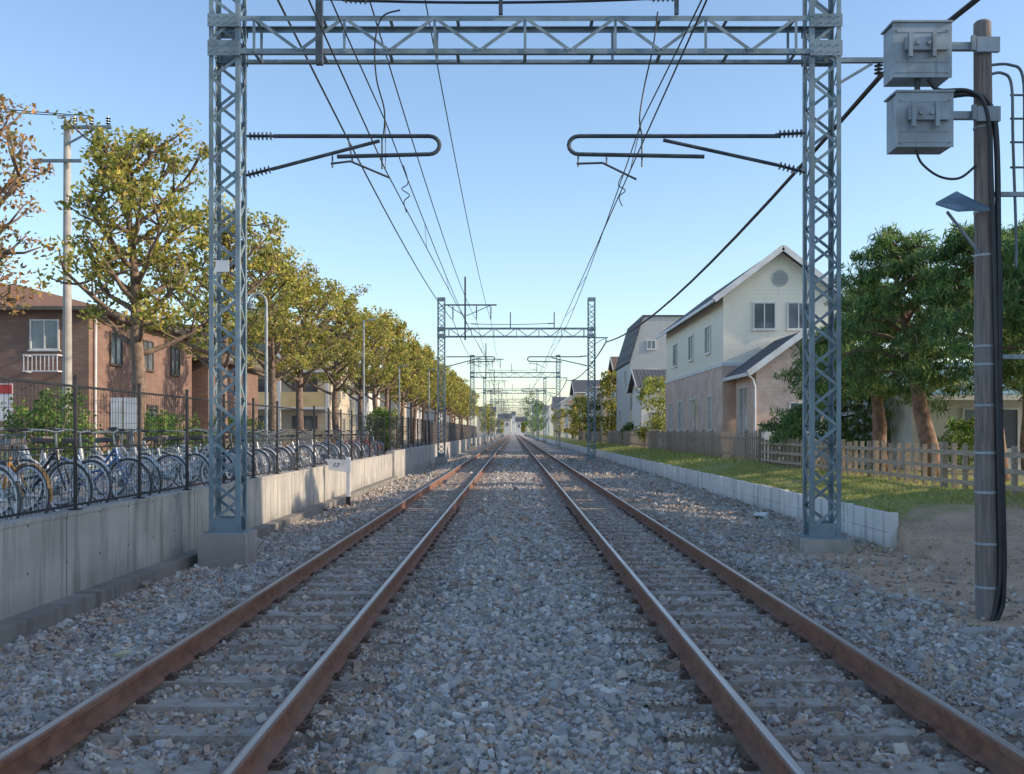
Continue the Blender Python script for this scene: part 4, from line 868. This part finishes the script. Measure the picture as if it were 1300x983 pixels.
# ---------------------------------------------------------------- bicycles
M['tyre']=simple('tyre_rubber',(.12,.12,.125),(.08,.08,.08),.7,0,5); M['chrome']=simple('bright_metal',(.68,.69,.71),(.52,.54,.57),.4,.3,5)
M['seatm']=simple('saddle_vinyl',(.07,.055,.048),(.04,.034,.03),.5,0,5)
bc={'silver':(.6,.62,.64),'blue':(.10,.20,.42),'red':(.45,.07,.06),'black':(.05,.05,.055),'white':(.75,.76,.76),'green':(.14,.33,.24),'orange':(.65,.33,.10),'light blue':(.38,.54,.64)}
for k,c in bc.items(): M['bk_'+k]=simple(k.replace(' ','_')+'_bicycle_paint',c,tuple(x*.8 for x in c),.3,.1,4)
def bike():
    t=thing('bicycle','b','bicycle'); z0=.335
    def ring(cx,r,n): return [(cx+r*math.cos(2*math.pi*i/n),0,z0+r*math.sin(2*math.pi*i/n)) for i in range(n)]
    for cx in(-.54,.54):
        m=MB(); m.tube(ring(cx,.288,26),.018,5,True)
        for i in range(20):
            a=2*math.pi*i/20; m.bar((cx,.02*(1 if i%2 else -1),z0),(cx+.28*math.cos(a),0,z0+.28*math.sin(a)),.0045)
        m.tube([(cx,-.05,z0),(cx,.05,z0)],.022,8); w=m.build('wheel',M['chrome'],t)
        m=MB(); m.tube(ring(cx,.318,26),.014,6,True); m.build('tyre',M['tyre'],w)
        m=MB(); P=[(cx+.345*math.cos(R(a)),0,z0+.345*math.sin(R(a))) for a in range(10 if cx<0 else 35,(195 if cx<0 else 175),12)]
        for a,b in zip(P[:-1],P[1:]): m.bar(a,b,.05,.006,(0,0,1))
        m.build('mudguard',M['chrome'],t)
    m=MB(); bb=(-.08,0,.29); hd=(.38,0,.68); hd2=(.355,0,.80); st=(-.235,0,.74)
    m.tube([bb,hd],.022,8); m.tube([(-.14,0,.45),(.1,0,.5),hd2],.018,8); m.tube([bb,st],.018,8); m.tube([hd,hd2],.024,8)
    for s in(-1,1): m.tube([(-.1,s*.03,.3),(-.54,s*.06,z0)],.009,6); m.tube([(-.22,s*.02,.66),(-.54,s*.06,z0)],.008,6)
    fr=m.build('frame',M['chrome'],t)
    m=MB()
    for s in(-1,1): m.tube([(.385,s*.02,.67),(.42,s*.05,.6),(.54,s*.05,z0)],.011,6)
    m.build('fork',M['chrome'],t)
    m=MB(); m.tube([(.355,0,.8),(.33,0,1.0)],.013,6); m.tube([(.08,-.29,1.02),(.22,-.27,1.03),(.33,-.12,1.02),(.34,0,1.0),(.33,.12,1.02),(.22,.27,1.03),(.08,.29,1.02)],.012,6); h=m.build('handlebar',M['steel_far'],t)
    for s in(-1,1): m=MB(); m.tube([(.2,s*.272,1.03),(.07,s*.29,1.02)],.019,8); m.build('grip',M['seatm'],h)
    m=MB(); m.add([(-.38,-.10,.86),(-.38,.10,.86),(-.2,.07,.88),(-.03,.02,.87),(-.03,-.02,.87),(-.2,-.07,.88),(-.37,-.085,.93),(-.37,.085,.93),(-.2,.05,.925),(-.04,.015,.91),(-.04,-.015,.91),(-.2,-.05,.925)],[(0,1,2,3,4,5)[::-1],(6,7,8,9,10,11)]+[(i,(i+1)%6,6+(i+1)%6,6+i) for i in range(6)])
    m.tube([st,(-.25,0,.87)],.013,6); m.build('saddle',M['seatm'],t)
    m=MB(); b0=[(.42,-.14,.72),(.66,-.14,.72),(.66,.14,.72),(.42,.14,.72)]; b1=[(.40,-.18,.97),(.73,-.18,.97),(.73,.18,.97),(.40,.18,.97)]
    for i in range(4):
        m.bar(b0[i],b0[(i+1)%4],.008); m.bar(b1[i],b1[(i+1)%4],.012)
        for k in range(7): f=k/7; m.bar(Vector(b0[i]).lerp(Vector(b0[(i+1)%4]),f),Vector(b1[i]).lerp(Vector(b1[(i+1)%4]),f),.004)
        for f in(.33,.66): m.bar(Vector(b0[i]).lerp(Vector(b1[i]),f),Vector(b0[(i+1)%4]).lerp(Vector(b1[(i+1)%4]),f),.004)
    for k in range(6): m.bar((.42+k*.045,-.14,.72),(.42+k*.045,.14,.72),.004)
    m.build('basket',M['steel_far'],t)
    m=MB(); m.bar((-.3,-.06,.72),(-.78,-.06,.72),.01); m.bar((-.3,.06,.72),(-.78,.06,.72),.01)
    for k in range(5): m.bar((-.35-k*.1,-.06,.72),(-.35-k*.1,.06,.72),.008)
    for s in(-1,1): m.bar((-.7,s*.06,.72),(-.54,s*.07,z0),.008)
    m.build('carrier',M['steel_far'],t)
    m=MB(); m.lathe([(.08,-.004),(.08,.004)],(-.08,.05,.29),(0,1,0),14); m.bar((-.08,.07,.29),(.03,.075,.17),.018); m.bar((-.08,-.07,.29),(-.19,-.075,.41),.018); m.box(-.01,.07,.08,.16,.16,.18); m.box(-.23,-.15,-.16,-.08,.4,.42); m.box(-.54,-.06,.055,.06,.3,.36); m.build('crankset',M['steel_far'],t)
    m=MB(); m.tube([(-.54,.08,.33),(-.62,.13,.02),(-.5,.14,.015)],.009,5); m.build('kickstand',M['steel_far'],t)
    return t
B=bike(); keys=['silver','silver','blue','silver','white','black','silver','light blue','silver','green','silver','silver','red','white']
ordn=['first','second','third','fourth','fifth','sixth','seventh','eighth','ninth','tenth','eleventh','twelfth','thirteenth','fourteenth','fifteenth','sixteenth','seventeenth','eighteenth','nineteenth','twentieth','twenty-first','twenty-second','twenty-third','twenty-fourth','twenty-fifth','twenty-sixth']
br=random.Random(12); y=11.0; n=0; bikes=[]
while y<42:
    col='orange' if n==1 else ('blue' if n==4 else (br.choice(keys) if y<26 else br.choice(keys+['red','red','orange','blue'])))
    bikes.append((y,col)); y+=br.uniform(.7,1.1) if y<24 else br.uniform(1.0,1.6); n+=1
for n,(y,colr) in enumerate(bikes):
    sk_=()
    if n and br.random()<.55: sk_=('basket',)
    if n and br.random()<.4: sk_=sk_+('carrier',)
    o=B if n==0 else copy_tree(B,None,sk_)
    o.location=(-6.1+br.uniform(-.1,.08),y,GL); o.rotation_euler=(R(br.uniform(-7,7)),0,R(-26+br.uniform(-14,14)) if br.random()<.75 else R(152+br.uniform(-10,10))); o.scale=(1.1,)*3
    for ch in o.children:
        if ch.name.startswith(('frame','fork')): ch.material_slots[0].link='OBJECT'; ch.material_slots[0].material=M['bk_'+colr]
        if ch.name.startswith('mudguard') and br.random()<.3: ch.material_slots[0].link='OBJECT'; ch.material_slots[0].material=M['bk_'+colr]
    if n<26: lb='%s bicycle from the left in the front row behind the mesh fence, %s frame'%(ordn[n],colr)
    else: lb='distant %s bicycle parked behind the mesh fence'%colr
    tag(o,lb,'bicycle','bicycles parked behind the mesh fence')
for n in range(5):
    o=copy_tree(B,None,('basket',)); colr=br.choice(keys); o.location=(-8.6+br.uniform(-.15,.15),15+n*3+br.uniform(-.4,.4),GL); o.rotation_euler=(0,0,R(150+br.uniform(-10,10)))
    for ch in o.children:
        if ch.name.startswith(('frame','fork')): ch.material_slots[0].link='OBJECT'; ch.material_slots[0].material=M['bk_'+colr]
    tag(o,'%s bicycle in the second row, partly hidden by the front row'%colr,'bicycle','second row of parked bicycles')
# ---------------------------------------------------------------- light, sky, camera
AZ,EL=R(97),R(22)
W=bpy.data.worlds.new('World'); S.world=W; W.use_nodes=True; nt=W.node_tree; bg=nt.nodes['Background']
sk=nt.nodes.new('ShaderNodeTexSky'); sk.sky_type='NISHITA'; sk.sun_disc=False; sk.sun_elevation=EL; sk.sun_rotation=AZ; sk.air_density=1.0; sk.dust_density=.8; sk.ozone_density=2.2; sk.altitude=0
nt.links.new(sk.outputs[0],bg.inputs[0]); bg.inputs[1].default_value=.26
L=bpy.data.lights.new('sun','SUN'); L.energy=4.8; L.angle=R(.6); L.color=(1,.81,.60); lo_=bpy.data.objects.new('sun',L); COL.objects.link(lo_)
d=Vector((math.sin(AZ)*math.cos(EL),math.cos(AZ)*math.cos(EL),math.sin(EL))); lo_.rotation_euler=(-d).to_track_quat('-Z','Y').to_euler(); lo_.location=(30,10,30)
cam=bpy.data.cameras.new('camera'); co=bpy.data.objects.new('camera',cam); COL.objects.link(co); co.location=(0,0,CH); co.rotation_euler=(R(90),0,0)
cam.sensor_width=36; cam.lens=36*F/1300; cam.shift_y=(VY-491.5)/1300; cam.shift_x=-(VX-650)/1300; cam.clip_end=8000; cam.clip_start=.05
S.camera=co
S.view_settings.view_transform='Standard'; S.view_settings.look='None'; S.view_settings.exposure=0
